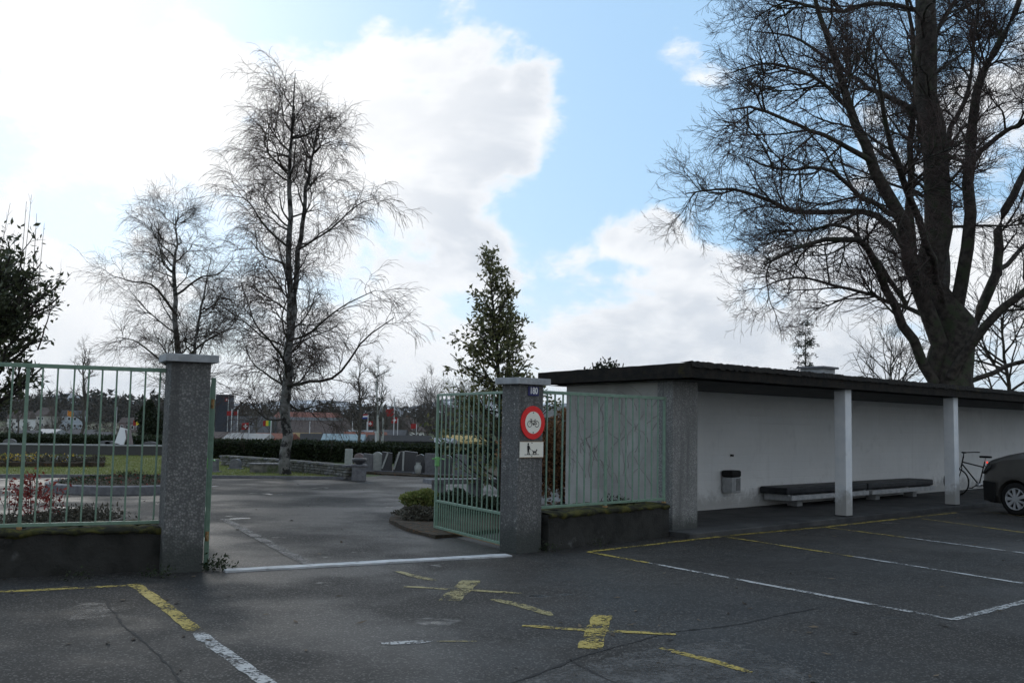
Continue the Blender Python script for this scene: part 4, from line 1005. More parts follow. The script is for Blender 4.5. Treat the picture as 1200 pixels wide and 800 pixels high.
# yew by the birch, left of the pillar
def bushy(name, label, base, h, rx, ry, n, size, m, cat_='shrub', group=None, core=True, top=1.6, bark=BARK):
    r = empty(name, tuple(base), 0, label, cat_, group)
    u = unit(rng.normal(0, 1, (n, 3))); q = rng.uniform(.55, 1.0, n)[:, None] ** .6
    # clumps: centres scattered through the volume
    nc = max(6, int(n / 260)); cu_ = unit(rng.normal(0, 1, (nc, 3))) * rng.uniform(.35, .9, (nc, 1)); ci = rng.integers(0, nc, n)
    p = cu_[ci] + u * q * .36
    zz = (p[:, 2] + 1.26) / 2.52; taper = np.clip(1.25 - zz ** top, .12, 1)
    pos = np.stack([p[:, 0] * rx * taper, p[:, 1] * ry * taper, np.clip(zz, 0.01, 1.05) * h], -1)
    d = unit(u * .7 + rng.normal(0, .6, u.shape)); s = unit(np.cross(d, rng.normal(0, 1, u.shape))); L = (size * rng.uniform(.6, 1.3, n))[:, None]
    V = np.stack([pos, pos + d * L * .5 + s * L * .28, pos + d * L, pos + d * L * .5 - s * L * .28], 1).reshape(-1, 3); b = np.arange(n)[:, None] * 4
    F = np.concatenate([b + np.array([[0, 1, 2]]), b + np.array([[0, 2, 3]])])
    o = link('foliage', np_mesh('foliage', V, F), m, r); o['kind'] = 'stuff'
    st = MB()
    for k in range(5):
        a = random.uniform(0, 6.28); st.tube([(0, 0, -.05), (rx * .25 * math.cos(a), ry * .25 * math.sin(a), h * .4), (rx * .5 * math.cos(a), ry * .5 * math.sin(a), h * .8)], [.02 * h, .014 * h, .004 * h], 5, False)
    st.build('stem', bark, r)
    return r
Z = lambda y: float(terrain_z(0, y)) + .01
def gbase(px, dep, z=None): return (at(px, 500, dep)[0], dep, Z(dep) if z is None else z)
bushy('yew_bush', 'dark broad yew against the forest left of the plain pillar', gbase(176, 52), 2.6, 1.0, 1.0, 9000, .13, YEWL, 'shrub')
bushy('beech_hedge_bush', 'russet-leaved beech bush behind the short railing', (1.0, 17.6, 0), 1.95, .75, .6, 9000, .07, BROWNL, 'shrub', top=3)
for x, y, hgt, lb_ in ((.35, 17.2, 1.85, 'russet-leaved beech bush nearest the signposted pillar'), (1.55, 18.4, 1.75, 'russet-leaved beech bush hidden by the shelter end wall')): bushy('beech_hedge_bush', lb_, (x, y, 0), hgt, .55, .55, 6000, .07, BROWNL, 'shrub', 'russet bushes', top=3)
for o in bpy.data.objects:
    if o.name == 'beech_hedge_bush': o['group'] = 'russet bushes'
bushy('evergreen_tree', 'round dark evergreen crown peeking over the shelter roof', (at(712, 440, 42)[0], 42, 0), float(at(712, 413, 42)[2]) * 1.13, 1.35, 1.2, 7500, .17, YEWL, 'tree', top=9)
# shrubs by the open gate leaf
bed = gp(488, 606)
bushy('heather_bush', 'low brownish heather shrub beside the open gate leaf', (gp(492, 612)[0], gp(492, 612)[1], 0), .28, .62, .5, 5000, .04, GREYL, 'shrub', top=2)
bushy('heather_bush', 'yellowish green tuft behind the brown heather shrub', (gp(500, 598)[0], gp(500, 598)[1], 0), .42, .5, .45, 3200, .06, GRASSL, 'shrub', top=2)
bushy('heather_bush', 'dark low shrub hidden behind the gate leaf bars', (gp(550, 604)[0], gp(550, 604)[1], 0), .5, .8, .5, 4000, .06, YEWL, 'shrub', top=2)
bd = [gp(455, 612)[:2], gp(475, 622)[:2], gp(510, 631)[:2], gp(600, 622)[:2], gp(600, 588)[:2], gp(520, 586)[:2], gp(475, 594)[:2]]
tag(rough(MB().slab([tuple(p) for p in bd], -.1, .05).build('flower_bed', EARTH), .3, .02, 3), None, None, None, 'structure')
# red-leaved shrubs and grey planting behind the long railing
for i, (px, py, hh, lab) in enumerate(((12, 612, .55, 'red-leaved shrub with few stems at the railing, smallest'), (36, 617, .75, 'red-leaved shrub by the railing post, densest and tallest'), (64, 612, .50, 'sparse red-leaved shrub on the right of three red ones'))):
    g = gp(px, py, .1); r = empty('red_shrub', (g[0], g[1], .03), 0, lab, 'shrub', 'red shrubs behind the railing')
    P_ = np.zeros((7, 6, 3)); a = rng.uniform(0, 6.28, 7)
    for j in range(6): P_[:, j] = np.stack([np.cos(a) * .16 * j / 5, np.sin(a) * .16 * j / 5, hh * rng.uniform(.8, 1.1, 7) * j / 5], -1)
    P_ += np.array(r.location); R_ = np.linspace(.006, .003, 6)[None].repeat(7, 0)
    B_, S_ = spawn(P_, R_, 5, .4, 1, .16, (30, 60), 3, .1, .1, .003)
    tube_obj('stem', [(P_, R_, 4), (B_, S_, 3)], TWIG, r)
    o = leaf_obj('leaves', cat_vf(leaves_on(B_[rng.permutation(len(B_))[:(14, 30, 15)[i]]], 7, .075, 0)), REDL, r); o['kind'] = 'stuff'
n = 5200; t = rng.uniform(0, 1, n); pa, pb = gp(-60, 640), gp(120, 612)
pos = pa[None] + (pb - pa)[None] * t[:, None] + rng.normal(0, .16, (n, 3)); pos[:, 2] = .02
Pq = np.stack([pos, pos + np.stack([rng.normal(0, .05, n), rng.normal(0, .05, n), rng.uniform(.06, .26, n)], -1)], 1)
tag(leaf_obj('ground_cover', leaves_on(Pq, 2, .06, 0, .02), GREYL, None), 'grey-brown low heather strip behind the long railing', 'ground cover', None, 'stuff')
for (px, py, n_, sz) in ((246, 668, 120, .05), (640, 646, 60, .035), (700, 640, 40, .03), (745, 600, 110, .05), (184, 676, 60, .035), (90, 680, 40, .03)):
    g = gp(px, py); p = np.stack([g + np.array([rng.normal(0, .10), rng.normal(0, .05), 0]) for _ in range(n_)]); p[:, 2] = 0 if px != 745 else .45
    if px == 745: p = np.stack([np.array([1.5, 13.75, .46]) + np.array([rng.normal(0, .08), rng.normal(0, .05), 0]) for _ in range(n_)])
    q = np.stack([p, p + np.stack([rng.normal(0, .05, n_), rng.normal(0, .04, n_), rng.uniform(.03, .15, n_)], -1)], 1)
    tag(leaf_obj('weeds', leaves_on(q, 2, sz, 0, .015), HEDGEL, None), 'small dark weeds growing at a wall foot', 'weeds', None, 'stuff')

# ------------------------------------------------------------------ round planter on the forecourt
pf = gp(115, 579); pcx, pcy = pf[0], pf[1] + 1.5
pl = empty('round_planter', (pcx, pcy, 0), 0, 'round stone-edged flower bed on the forecourt behind the railing', 'planter')
MB().lathe([(1.62, -.05), (1.62, .155), (1.58, .175), (1.48, .175), (1.44, .15), (1.44, .05)], n=48).build('stone_ring', GREYST, pl)
sl_ = MB(); n = 40
V = [(1.45 * (j / 6) * math.cos(2 * math.pi * k / n), 1.45 * (j / 6) * math.sin(2 * math.pi * k / n), .14 + .10 * (1 - (j / 6) ** 2) + random.uniform(0, .02)) for j in range(1, 7) for k in range(n)] + [(0, 0, .26)]
F = [(j * n + k, j * n + (k + 1) % n, (j + 1) * n + (k + 1) % n, (j + 1) * n + k) for j in range(5) for k in range(n)] + [(6 * n, k, (k + 1) % n) for k in range(n)]
sl_.add(V, F).build('soil', EARTH, pl)
n = 2400; a = rng.uniform(0, 6.28, n); rr_ = 1.4 * np.sqrt(rng.uniform(0, 1, n)); p = np.stack([pcx + rr_ * np.cos(a), pcy + rr_ * np.sin(a), .16 + .1 * (1 - (rr_ / 1.4) ** 2)], -1)
q = np.stack([p, p + np.stack([rng.normal(0, .04, n), rng.normal(0, .04, n), rng.uniform(.005, .03, n) + .09 * (rr_ < .35)], -1)], 1)
o = leaf_obj('plants', leaves_on(q[:2300], 2, .045, 0, .02), HEDGEL, pl); o['kind'] = 'stuff'
o = leaf_obj('red_plants', leaves_on(q[2300:], 2, .06, 0, .02), REDL, pl); o['kind'] = 'stuff'

# ------------------------------------------------------------------ lawn wall, flower strip, hedges
a, b = np.append(at(-60, 500, 36.5)[:2], 0), np.append(at(192, 500, 38.2)[:2], 0)
lwall = empty('lawn_wall', tuple(a), math.atan2(b[1] - a[1], b[0] - a[0]), 'long low dark retaining wall with pale coping across the lawn', 'wall')
Lw = float(np.linalg.norm(b - a))
rough(MB().box((Lw / 2, .15, .2), (Lw, .3, .42)).build('wall_body', GRANITE, lwall), .6, .006, 2)
for k in range(9): MB().box((Lw * (k + .5) / 9, .15, .435), (Lw / 9 - .012, .37, .05)).build('coping_stone', CONC, lwall)
fa, fb_ = gp(-60, 546, .055), gp(122, 546, .055)
fbd = empty('flower_strip', tuple((fa + fb_) / 2), math.atan2(fb_[1] - fa[1], fb_[0] - fa[0]), 'long flower strip with yellow and white blooms on the lawn', 'flower bed')
Lf = float(np.linalg.norm(fb_ - fa))
rough(MB().box((0, .5, .05), (Lf, 2.2, .16)).build('soil', EARTH, fbd), .3, .03, 3)
def strip_leaves(n, zlo, zhi, size, m, nm, xr=(-.5, .5)):
    p = np.stack([rng.uniform(*xr, n) * Lf, rng.uniform(-.5, 1.5, n), np.full(n, .12)], -1)
    q = np.stack([p, p + np.stack([rng.normal(0, .03, n), rng.normal(0, .03, n), rng.uniform(zlo, zhi, n)], -1)], 1)
    o = link(nm, np_mesh(nm, *leaves_on(q, 2, size, 0, .02)), m, fbd); o['kind'] = 'stuff'
strip_leaves(2600, .04, .16, .08, GREYL, 'plants'); strip_leaves(230, .14, .22, .07, YELF, 'yellow_flowers', (-.5, .05)); strip_leaves(40, .14, .2, .07, YELF, 'yellow_flowers', (.0, .35)); strip_leaves(70, .12, .2, .07, WHF, 'white_flowers', (-.1, .38))
def hedge(a, b, h, wd, n, label, m=HEDGEL, z=0.0):
    a = np.array([a[0], a[1], z]); b = np.array([b[0], b[1], z]); L = float(np.linalg.norm(b - a))
    r = empty('hedge', tuple(a), math.atan2(b[1] - a[1], b[0] - a[0]), label, 'hedge')
    rough(MB().box((L / 2, 0, h / 2 - .15), (L, wd * .9, h + .2)).build('branch_mass', mat('hedge_core', (.008, .012, .006), (.018, .022, .010), 6, .95), r), .5, .05, 2)
    k = rng.uniform(0, 1, n); side = k < .55
    p = np.stack([rng.uniform(0, L, n), np.where(side, -wd / 2 + rng.normal(0, .04, n), rng.uniform(-wd / 2, wd / 2, n)), np.where(side, rng.uniform(0, h, n), h + rng.normal(-.02, .045, n))], -1)
    d = unit(np.stack([rng.normal(0, 1, n), np.where(side, -1.0, 0) + rng.normal(0, .5, n), np.where(side, 0, 1.0) + rng.normal(0, .5, n)], -1))
    s = unit(np.cross(d, rng.normal(0, 1, d.shape))); Ls = (.085 * rng.uniform(.6, 1.3, n))[:, None]
    V = np.stack([p, p + d * Ls * .5 + s * Ls * .3, p + d * Ls, p + d * Ls * .5 - s * Ls * .3], 1).reshape(-1, 3); bb = np.arange(n)[:, None] * 4
    o = link('leaves', np_mesh('leaves', V, np.concatenate([bb + np.array([[0, 1, 2]]), bb + np.array([[0, 2, 3]])])), m, r); o['kind'] = 'stuff'
hedge(at(-40, 500, 44)[:2], at(196, 500, 44)[:2], .62, .7, 9000, 'long clipped dark hedge behind the retaining wall')
hedge(at(236, 500, 37)[:2], at(372, 500, 37.5)[:2], .68, .8, 8000, 'clipped dark hedge behind the birch and dry-stone wall')
hedge(at(373, 500, 37.2)[:2], at(600, 500, 37)[:2], .66, .8, 11000, 'clipped dark hedge behind the row of gravestones')

# ------------------------------------------------------------------ dry-stone wall with end pier
W0, W1, W2 = gp(262, 545, .05), gp(338, 551.5, .05), gp(412, 559.5, .05)
dw = empty('dry_stone_wall', (W0[0], W0[1], 0), 0, 'curving low dry-stone wall with flat coping behind the birch', 'wall')
def wallpath(t):
    p = (W0 + (W1 - W0) * t * 2) if t < .5 else (W1 + (W2 - W1) * (t - .5) * 2); return p - np.array([W0[0], W0[1], 0])
seg = 34
for k in range(seg):
    p, q = wallpath(k / seg), wallpath((k + 1) / seg); L = float(np.linalg.norm((q - p)[:2])); an = math.atan2(q[1] - p[1], q[0] - p[0]); mid = (p + q) / 2
    MB().box((mid[0], mid[1], .352 + random.uniform(-.008, .008)), (L - .015, .36, .05), an).build('coping_stone', DRYST if k % 3 else GREYST, dw)
meshes = []
for v in range(6):
    m_ = MB().box((0, 0, 0), (1, 1, 1)).mesh('stone'); bm = bmesh.new(); bm.from_mesh(m_)
    bmesh.ops.bevel(bm, geom=bm.edges[:], offset=.14, segments=1, affect='EDGES')
    for vv in bm.verts: vv.co += Vector((random.uniform(-.06, .06), random.uniform(-.06, .06), random.uniform(-.06, .06)))
    bm.to_mesh(m_); bm.free(); m_.materials.append(DRYST if v % 2 else mat('pale_dry_stone', (.16, .16, .15), (.30, .29, .27), 6, .95, .8, 20)); meshes.append(m_)
Ltot = float(np.linalg.norm((W1 - W0)[:2]) + np.linalg.norm((W2 - W1)[:2]))
mbs = [MB(), MB()]
for row in range(4):
    u = -random.uniform(0, .2)
    while u < Ltot:
        wl = random.uniform(.10, .26); t = (u + wl / 2) / Ltot
        if 0 < t < 1:
            p = wallpath(t); q = wallpath(min(1, t + .01)); an = math.atan2(q[1] - p[1], q[0] - p[0])
            o = link('stone', meshes[random.randrange(6)], None, dw, (p[0], p[1], (.05 + .077 * row)), an + random.uniform(-.05, .05)); o.scale = (wl * .97, .30 + random.uniform(-.03, .03), .074)
        u += wl
pe = gp(419, 563, 0)
ep = empty('stone_pier', (pe[0], pe[1] + .2, 0), .2, 'short dark stone pier with a bowl at the dry-stone wall end', 'pier')
rough(MB().box((0, 0, .17), (.36, .36, .40)).build('pier_block', GREYST, ep), .12, .012, 6)
MB().box((0, 0, .39), (.42, .42, .05)).build('pier_cap', GREYST, ep, bevel=.01)
MB().lathe([(.08, .41), (.10, .44), (.19, .50), (.20, .57), (.16, .57), (.05, .50)], n=16).build('bowl', GRANITE, ep, smooth=True)

# ------------------------------------------------------------------ gravestones
def stone_profile(kind, wd, h):
    if kind == 'arch': return [(-wd / 2, 0), (wd / 2, 0), (wd / 2, h * .8)] + [(wd / 2 * math.cos(a), h * .8 + h * .2 * math.sin(a)) for a in np.linspace(.2, 2.94, 9)] + [(-wd / 2, h * .8)]
    if kind == 'slant': return [(-wd / 2, 0), (wd / 2, 0), (wd / 2, h * .94), (-wd / 2 * .9, h)]
    if kind == 'crescent': return [(-wd / 2, 0), (wd / 2, 0), (wd / 2, h), (wd * .2, h)] + [(wd * .2 - wd * .7 * math.sin(a), h * math.cos(a)) for a in np.linspace(.2, 1.3, 7)]
    if kind == 'rough': return [(-wd / 2, 0), (wd / 2, 0), (wd * .47, h * .5), (wd * .36, h * .93), (wd * .05, h), (-wd * .36, h * .90), (-wd * .52, h * .4)]
    return [(-wd / 2, 0), (wd / 2, 0), (wd / 2, h), (-wd / 2, h)]
def grave(px, py, wd, h, kind, m, label, dp=.16, z=.04, rz=0.0, vase=False, edge=None):
    g = gp(px, py, z); r = empty('gravestone', (g[0], g[1], z), rz, label, 'gravestone', 'gravestones on the cemetery lawn')
    MB().prism(stone_profile(kind, wd, h), 0, dp).build('headstone', m, r, bevel=.012)
    MB().box((0, dp / 2, -.02), (wd + .12, dp + .14, .1)).build('base', GREYST, r, bevel=.01)
    if edge: MB().span(edge[0], edge[1], .05, .05).build('pale_edge', PALEST, r)
    if vase: MB().lathe([(.04, 0), (.09, .04), (.11, .22), (.06, .30), (.08, .34)], (0, -.22, 0), 12).build('vase', PALEST, r, smooth=True)
    return r
G_ = [(407.5, 549, .22, .62, 'plain', PALEST, 'slender pale stele beside the dry-stone wall end'), (420, 551, .30, .52, 'arch', PINKST, 'rounded pinkish headstone behind the stone bowl'),
 (430.5, 552, .30, .54, 'slant', GREYST, 'plain grey headstone between pinkish and pale arched ones'), (441.5, 552, .30, .58, 'arch', PALEST, 'pale greenish headstone with arched top in the row'),
 (453, 552.5, .32, .60, 'slant', GRANITE, 'dark headstone with a pale slanting rib'), (467, 553, .32, .62, 'crescent', GRANITE, 'dark headstone with pale crescent edge'),
 (480, 553.5, .42, .64, 'slant', GRANITE, 'broad dark slab headstone with pale left edge'), (491.5, 555, .30, .58, 'rough', GRANITE, 'dark rough headstone with a white vase in front'),
 (505, 555.5, .38, .60, 'plain', GREYST, 'plain mid-grey headstone seen next to the gate leaf edge'), (522, 556.5, .36, .58, 'arch', GRANITE, 'dark arched headstone seen through the first gate bars'),
 (541, 557.5, .40, .62, 'slant', GREYST, 'grey slanted headstone seen through the middle gate bars'), (560, 558, .40, .60, 'plain', GRANITE, 'dark square headstone seen through the gate near its hinges')]
for i, (px, py, wd, h_, kd, m, lab) in enumerate(G_):
    ed = {4: ((-.14, -.03, .1), (.02, -.03, .56)), 5: ((-.14, -.03, .08), (.02, -.03, .60)), 6: ((-.20, -.03, .05), (-.19, -.03, .62))}.get(i)
    grave(px, py, wd, h_, kd, m, lab, vase=(i == 7), edge=ed, rz=random.uniform(-.15, .15))
grave(274.5, 549.5, .30, .30, 'rough', GREYST, 'squat rough stone block on the lawn left of the birch', .28, .055)
grave(247, 553, .34, .36, 'plain', GREYST, 'grey square headstone beside the green gate edge', .2, .055)
grave(306, 529, .22, .42, 'rough', PALEST, 'pale little statue-like stone above the dry-stone wall', .16, .0)
sbx = gp(311, 554, .055)
tr_ = empty('stone_trough', (sbx[0], sbx[1] + .25, .05), .1, 'long low weathered stone trough at the foot of the birch', 'trough')
rough(MB().box((0, 0, .11), (.92, .45, .26)).build('trough_body', DRYST, tr_), .15, .012, 6)
MB().box((0, 0, .25), (.98, .5, .04)).build('rim', GREYST, tr_, bevel=.01)
# brown earth of the grave row
q = [gp(424, 554.5)[:2], gp(470, 557.5)[:2], gp(600, 562)[:2], gp(600, 549)[:2], gp(424, 547)[:2]]
tag(rough(MB().slab([tuple(v) for v in q], -.1, .04).build('grave_bed', EARTH), .6, .02, 3), None, None, None, 'structure')
# white tilted memorial board on the retaining wall
g = at(143, 527, 38.6)
mb_ = empty('memorial_board', (g[0], g[1], .46), -.25, 'white tilted memorial board standing on the retaining wall', 'board')
MB().box((-.03, 0, .31), (.40, .05, .64), rx=R(-8), ry=R(14)).build('panel', WHI, mb_)
MB().box((.20, .12, .28), (.06, .30, .58), ry=R(-14)).build('support', PINKST, mb_)
for px, w_, lb_ in ((122, .5, 'low grey arched headstone left of the white memorial board'), (128, .4, 'smaller grey headstone touching the white memorial board side'), (175, .6, 'wide low headstone right of the white memorial board'), (10, .5, 'low grey headstone behind the wall beside the laurel trunk')):
    g = at(px, 526, 39.3); grave_ = empty('gravestone', (g[0], 39.3, .02), 0, lb_, 'gravestone', 'headstones behind the retaining wall')
    MB().prism(stone_profile('arch', w_, .55), 0, .14).build('headstone', GREYST, grave_, bevel=.01)
# long grey kerb-like stone bench seen through the gate
g = gp(556, 590)
sb = empty('stone_bench', (g[0], g[1] + .4, 0), .5, 'long grey stone bench behind the open gate leaf', 'bench')
MB().box((0, 0, .42), (2.1, .42, .09)).build('seat', GREYST, sb, bevel=.01)
for s in (-.8, 0, .8): MB().box((s, 0, .18), (.14, .36, .40)).build('leg', GREYST, sb)

# ------------------------------------------------------------------ pavilion seen past the shelter's end
pv = empty('pavilion', (at(668, 500, 34)[0], 34, 0), R(12), 'flat-roofed concrete pavilion with open window gaps beyond the russet bushes', 'building')
MB().box((0, 2, 1.98), (3.6, 4, .40)).build('roof', CONC, pv)
MB().box((0, 2.2, .60), (3.2, 3.4, 1.2)).build('wall', SIDE, pv)
for x in (-1.5, -.45, .6, 1.5):
    for y in (.6, 3.7): MB().box((x, y, 1.5), (.28, .22, .62)).build('post', GREYST, pv)

# ------------------------------------------------------------------ small conifer and thin bare tree behind the roof
def conifer(name, label, base, h, rad, n1, m, group=None):
    r = empty(name, tuple(base), 0, label, 'tree', group)
    P_ = np.stack([np.array(base) + np.array([0, 0, h * j / 9]) for j in range(10)])[None]; R_ = np.linspace(h * .012, .01, 10)[None]
    tube_obj('trunk', [(P_, R_, 6)], BARK, r)
    B1, S1 = spawn(P_, R_, n1, .12, .99, rad, (72, 100), 6, .03, .08, .03, tfall=.9, seed_len=(.7, 1.1))
    B2, S2 = spawn(B1, S1, 7, .2, 1, .5, (35, 65), 4, -.10, .12, .012, tfall=.5)
    tube_obj('branches', [(B1, S1, 4), (B2, S2, 3)], BARK, r)['kind'] = 'stuff'
    o = leaf_obj('crown', cat_vf(leaves_on(B1, 14, .15, .3, .04, .25), leaves_on(B2, 10, .14, .4, .04, .25)), m, r); o['kind'] = 'stuff'
conifer('conifer_tree', 'small narrow conifer tip showing above the shelter roof', (at(944, 440, 46)[0], 46, 0), at(941, 376, 46)[2], 1.9, 80, YEWL)
def bare(name, label, base, h, rad, dens, m1, m2, group=None, tw=1.0, pale=None, tfall=.55):
    r = empty(name, tuple(base), 0, label, 'tree', group); base = np.array(base)
    P_, R_ = poly_to([base + np.array([0, 0, -.1]), base + np.array([.02 * h, 0, h * .4]), base + np.array([-.01 * h, 0, h * .75]), base + np.array([.01 * h, 0, h])], np.array([.018, .012, .007, .002]) * h, 14)
    tube_obj('trunk', [(P_, R_, 7)], pale or m1, r)
    B1, S1 = spawn(P_, R_, int(20 * dens), .18, .98, rad * 1.5, (30, 62), 8, .08, .15, .008 * h, tfall=tfall)
    B2, S2 = spawn(B1, S1, 7, .2, 1, rad * .6, (25, 60), 5, .04, .18, .004 * h, tfall=.4)
    B3, S3 = spawn(B2, S2, 5, .2, 1, rad * .3, (20, 55), 4, .02, .2, .0024 * h, tfall=.3)
    tube_obj('branches', [(B1, S1, 4), (B2, S2, 3)], m1, r)['kind'] = 'stuff'
    tube_obj('twigs', [(B3, np.maximum(S3, .0012 * h * tw), 3)], m2, r, False)['kind'] = 'stuff'
bare('bare_tree', 'thin bare tree behind the shelter beside the huge trunk', (at(1045, 440, 48)[0], 48, 0), 5.7, 2.6, 1.3, BARK, FARTWIG)
bare('bare_tree', 'bare tree partly behind the huge trunk, over the car', (at(1178, 440, 50)[0], 50, 0), 8.5, 4.0, 1.3, BARK, FARTWIG)
# slim young birches and bare trees beyond the hedge
for px, dep, top, lab in ((441, 62, 425, 'slim pale-stemmed young birch beyond the hedge, the taller'), (447, 66, 440, 'slim pale-stemmed young birch beyond the hedge, the shorter'), (420, 70, 418, 'wispy bare young tree left of the pale birches'), (95, 75, 408, 'wispy bare tree seen through the railing')):
    b = gbase(px, dep); hh = at(px, top, dep)[2] - b[2]
    bare('young_birch' if dep < 68 else 'bare_tree', lab, b, hh, hh * .17, 1.2, FARTWIG, FARTWIG, None, .8, PALEST if dep < 68 else None)
TREELAB = ['right behind the tallest flagpole', 'over the pale gabled house', 'over the low glasshouse', 'just left of the gate leaf end', 'over the right end of the large hall', 'over the left end of the large hall', 'behind the birch trunk over the hall', 'behind the long flat dark shed', 'seen through the gate above the yellow-roofed hut', 'right of the dark silo tower', 'beside the dark laurel crown', 'over the white little greenhouse', 'behind the lower magnolia branches', 'behind the gate hinges']
for i, (px, dep, top, rd_) in enumerate(((470, 130, 480, 3), (486, 120, 470, 4), (500, 118, 468, 4), (512, 110, 458, 4.5), (400, 160, 474, 3.5), (300, 140, 470, 4), (320, 150, 468, 4.5), (460, 170, 476, 4), (530, 125, 462, 5), (280, 120, 474, 3), (20, 110, 452, 4), (60, 160, 468, 4), (548, 118, 465, 5), (568, 130, 462, 5))):
    b = gbase(px, dep); hh = at(px, top, dep)[2] - b[2]
    bare('bare_tree', 'grey leafless far tree ' + TREELAB[i], b, hh, rd_ * .8, .9, FARTWIG, FARTWIG, 'leafless trees beyond the hedges', 1.3)

# ------------------------------------------------------------------ far buildings
BROOF = mat('brown_tile_roof', (.085, .065, .058), (.12, .095, .085), 2, .9, .3, 20); GROOF = mat('grey_roof', (.055, .055, .058), (.085, .085, .09), 2, .8, .2)
CREAMW = mat('cream_house_wall', (.42, .40, .36), (.5, .48, .44), 1, .9); GREYW = mat('grey_house_wall', (.24, .24, .25), (.3, .3, .31), 1, .9); BLUEW = mat('pale_blue_wall', (.38, .43, .50), (.44, .49, .55), 1, .9)
BROWNW = mat('brown_wood_wall', (.10, .065, .045), (.15, .10, .07), 5, .9); REDW = mat('red_wood_wall', (.26, .07, .04), (.32, .10, .06), 5, .9)
PANE = mat('dark_pane', (.03, .035, .04), None, rough_=.1, spec=.5); SKYL = mat('pale_skylight', (.22, .24, .26), (.30, .32, .34), 3, .5)
WHW = mat('white_house_wall', (.66, .66, .65), (.74, .74, .73), 1, .9); YELW = mat('ochre_wall', (.42, .30, .12), (.5, .37, .16), 3, .9)
def house(name, label, cat_, px, dep, ytop, wd, dp, eave, wallm, roofm, rz=0.0, rows=2, cols=4, group=None, z=None, hip=0.0, ov=.35, chim=True, doorm=None):
    b = gbase(px, dep) if z is None else (at(px, 500, dep)[0], dep, z)
    h_ = at(px, ytop, dep)[2] - b[2]; he = h_ * eave
    r = empty(name, b, rz, label, cat_, group)
    MB().box((0, dp / 2, he / 2 - .3), (wd, dp, he + .6)).build('wall', wallm, r)
    rf = MB(); a, c = wd / 2 + ov, dp + ov
    rf.add([(-a, -ov, he - .1), (a, -ov, he - .1), (a, c, he - .1), (-a, c, he - .1), (-a + hip, dp / 2, h_), (a - hip, dp / 2, h_), (-a, -ov, he + .12), (a, -ov, he + .12), (a, c, he + .12), (-a, c, he + .12)],
           [(0, 3, 2, 1), (6, 7, 5, 4), (8, 9, 4, 5), (0, 1, 7, 6), (1, 2, 8, 7), (2, 3, 9, 8), (3, 0, 6, 9), (7, 8, 5), (9, 6, 4)])
    ro = rf.build('roof', roofm, r)
    if chim: MB().box((wd * .22, dp * .55, h_ - .1), (.6, .6, 1.3)).build('chimney', BROWNW, ro)
    for i in range(rows):
        for j in range(cols):
            x = -wd / 2 + wd * (j + .5) / cols; zz = he * (i + .55) / rows
            f = MB().box((x, -.03, zz), (wd / cols * .46, .10, he / rows * .46)).build('window', WHI, r)
            MB().box((x, -.075, zz), (wd / cols * .38, .03, he / rows * .38)).build('pane', PANE, f)
    if doorm: MB().box((-wd * .28, -.03, he * .42), (wd * .2, .08, he * .8)).build('door', doorm, r)
    return r
hall = house('hall', 'large hall with broad brown roof and ridge skylight behind the birch', 'building', 352, 235, 489, 20, 18, .30, GREYW, BROOF, R(-5), 1, 7, hip=1.5, chim=False)
hz_ = at(352, 489, 235)[2] - Z(235)
MB().box((1.5, 8.2, hz_ - .35), (13, .5, .9)).build('skylight', SKYL, hall)
house('hall', 'lower grey hall wing left of the large hall', 'building', 285, 225, 487, 12, 16, .5, BROWNW, GROOF, R(8), 1, 4, chim=False)
house('hall', 'long red-roofed building behind the large hall', 'building', 355, 290, 482.5, 18, 12, .78, BROWNW, mat('red_tile_roof', (.16, .06, .045), (.2, .08, .06), 2, .9), R(-4), 1, 6, chim=False)
tw_ = empty('silo_tower', gbase(260, 210), 0, 'dark square silo tower right of the plain pillar', 'tower')
ht = at(260, 462, 210)[2] - Z(210)
MB().box((0, 1.4, ht / 2), (2.9, 2.9, ht)).build('shaft', mat('dark_slate_cladding', (.035, .04, .055), (.05, .055, .07), 3, .7), tw_)
MB().box((0, 1.4, ht * .86), (3.05, 3.05, ht * .25)).build('head', MATS['dark_slate_cladding'], tw_)
house('house', 'pale blue-white house with orange flag at the forest edge', 'house', 84, 430, 480.5, 9.5, 8, .72, BLUEW, GROOF, R(12), 2, 4, z=-5.0)
house('house', 'grey gabled house half hidden by bare trees at the forest edge', 'house', 45, 430, 477, 8, 8, .6, CREAMW, BROOF, R(-30), 2, 3, z=-4.6)
house('house', 'small cream house at the far left forest edge', 'house', 20, 400, 481, 8, 8, .6, WHW, BROOF, R(5), 2, 3, z=-5.2)
house('house', 'low reddish house right of the blue-white one', 'house', 152, 420, 489, 9, 7, .6, PINKST, BROOF, R(0), 1, 4, z=-5.4)
house('house', 'pale gabled house beyond the flags', 'house', 490, 230, 489, 5, 7, .6, WHW, BROOF, R(60), 2, 3)
RROOF = mat('rust_red_roof', (.17, .06, .04), (.22, .09, .06), 3, .9); TROOF = mat('teal_tarpaulin_roof', (.16, .24, .27), (.22, .30, .33), 3, .7); LROOF = mat('pale_corrugated_roof', (.26, .25, .24), (.34, .33, .31), 3, .8)
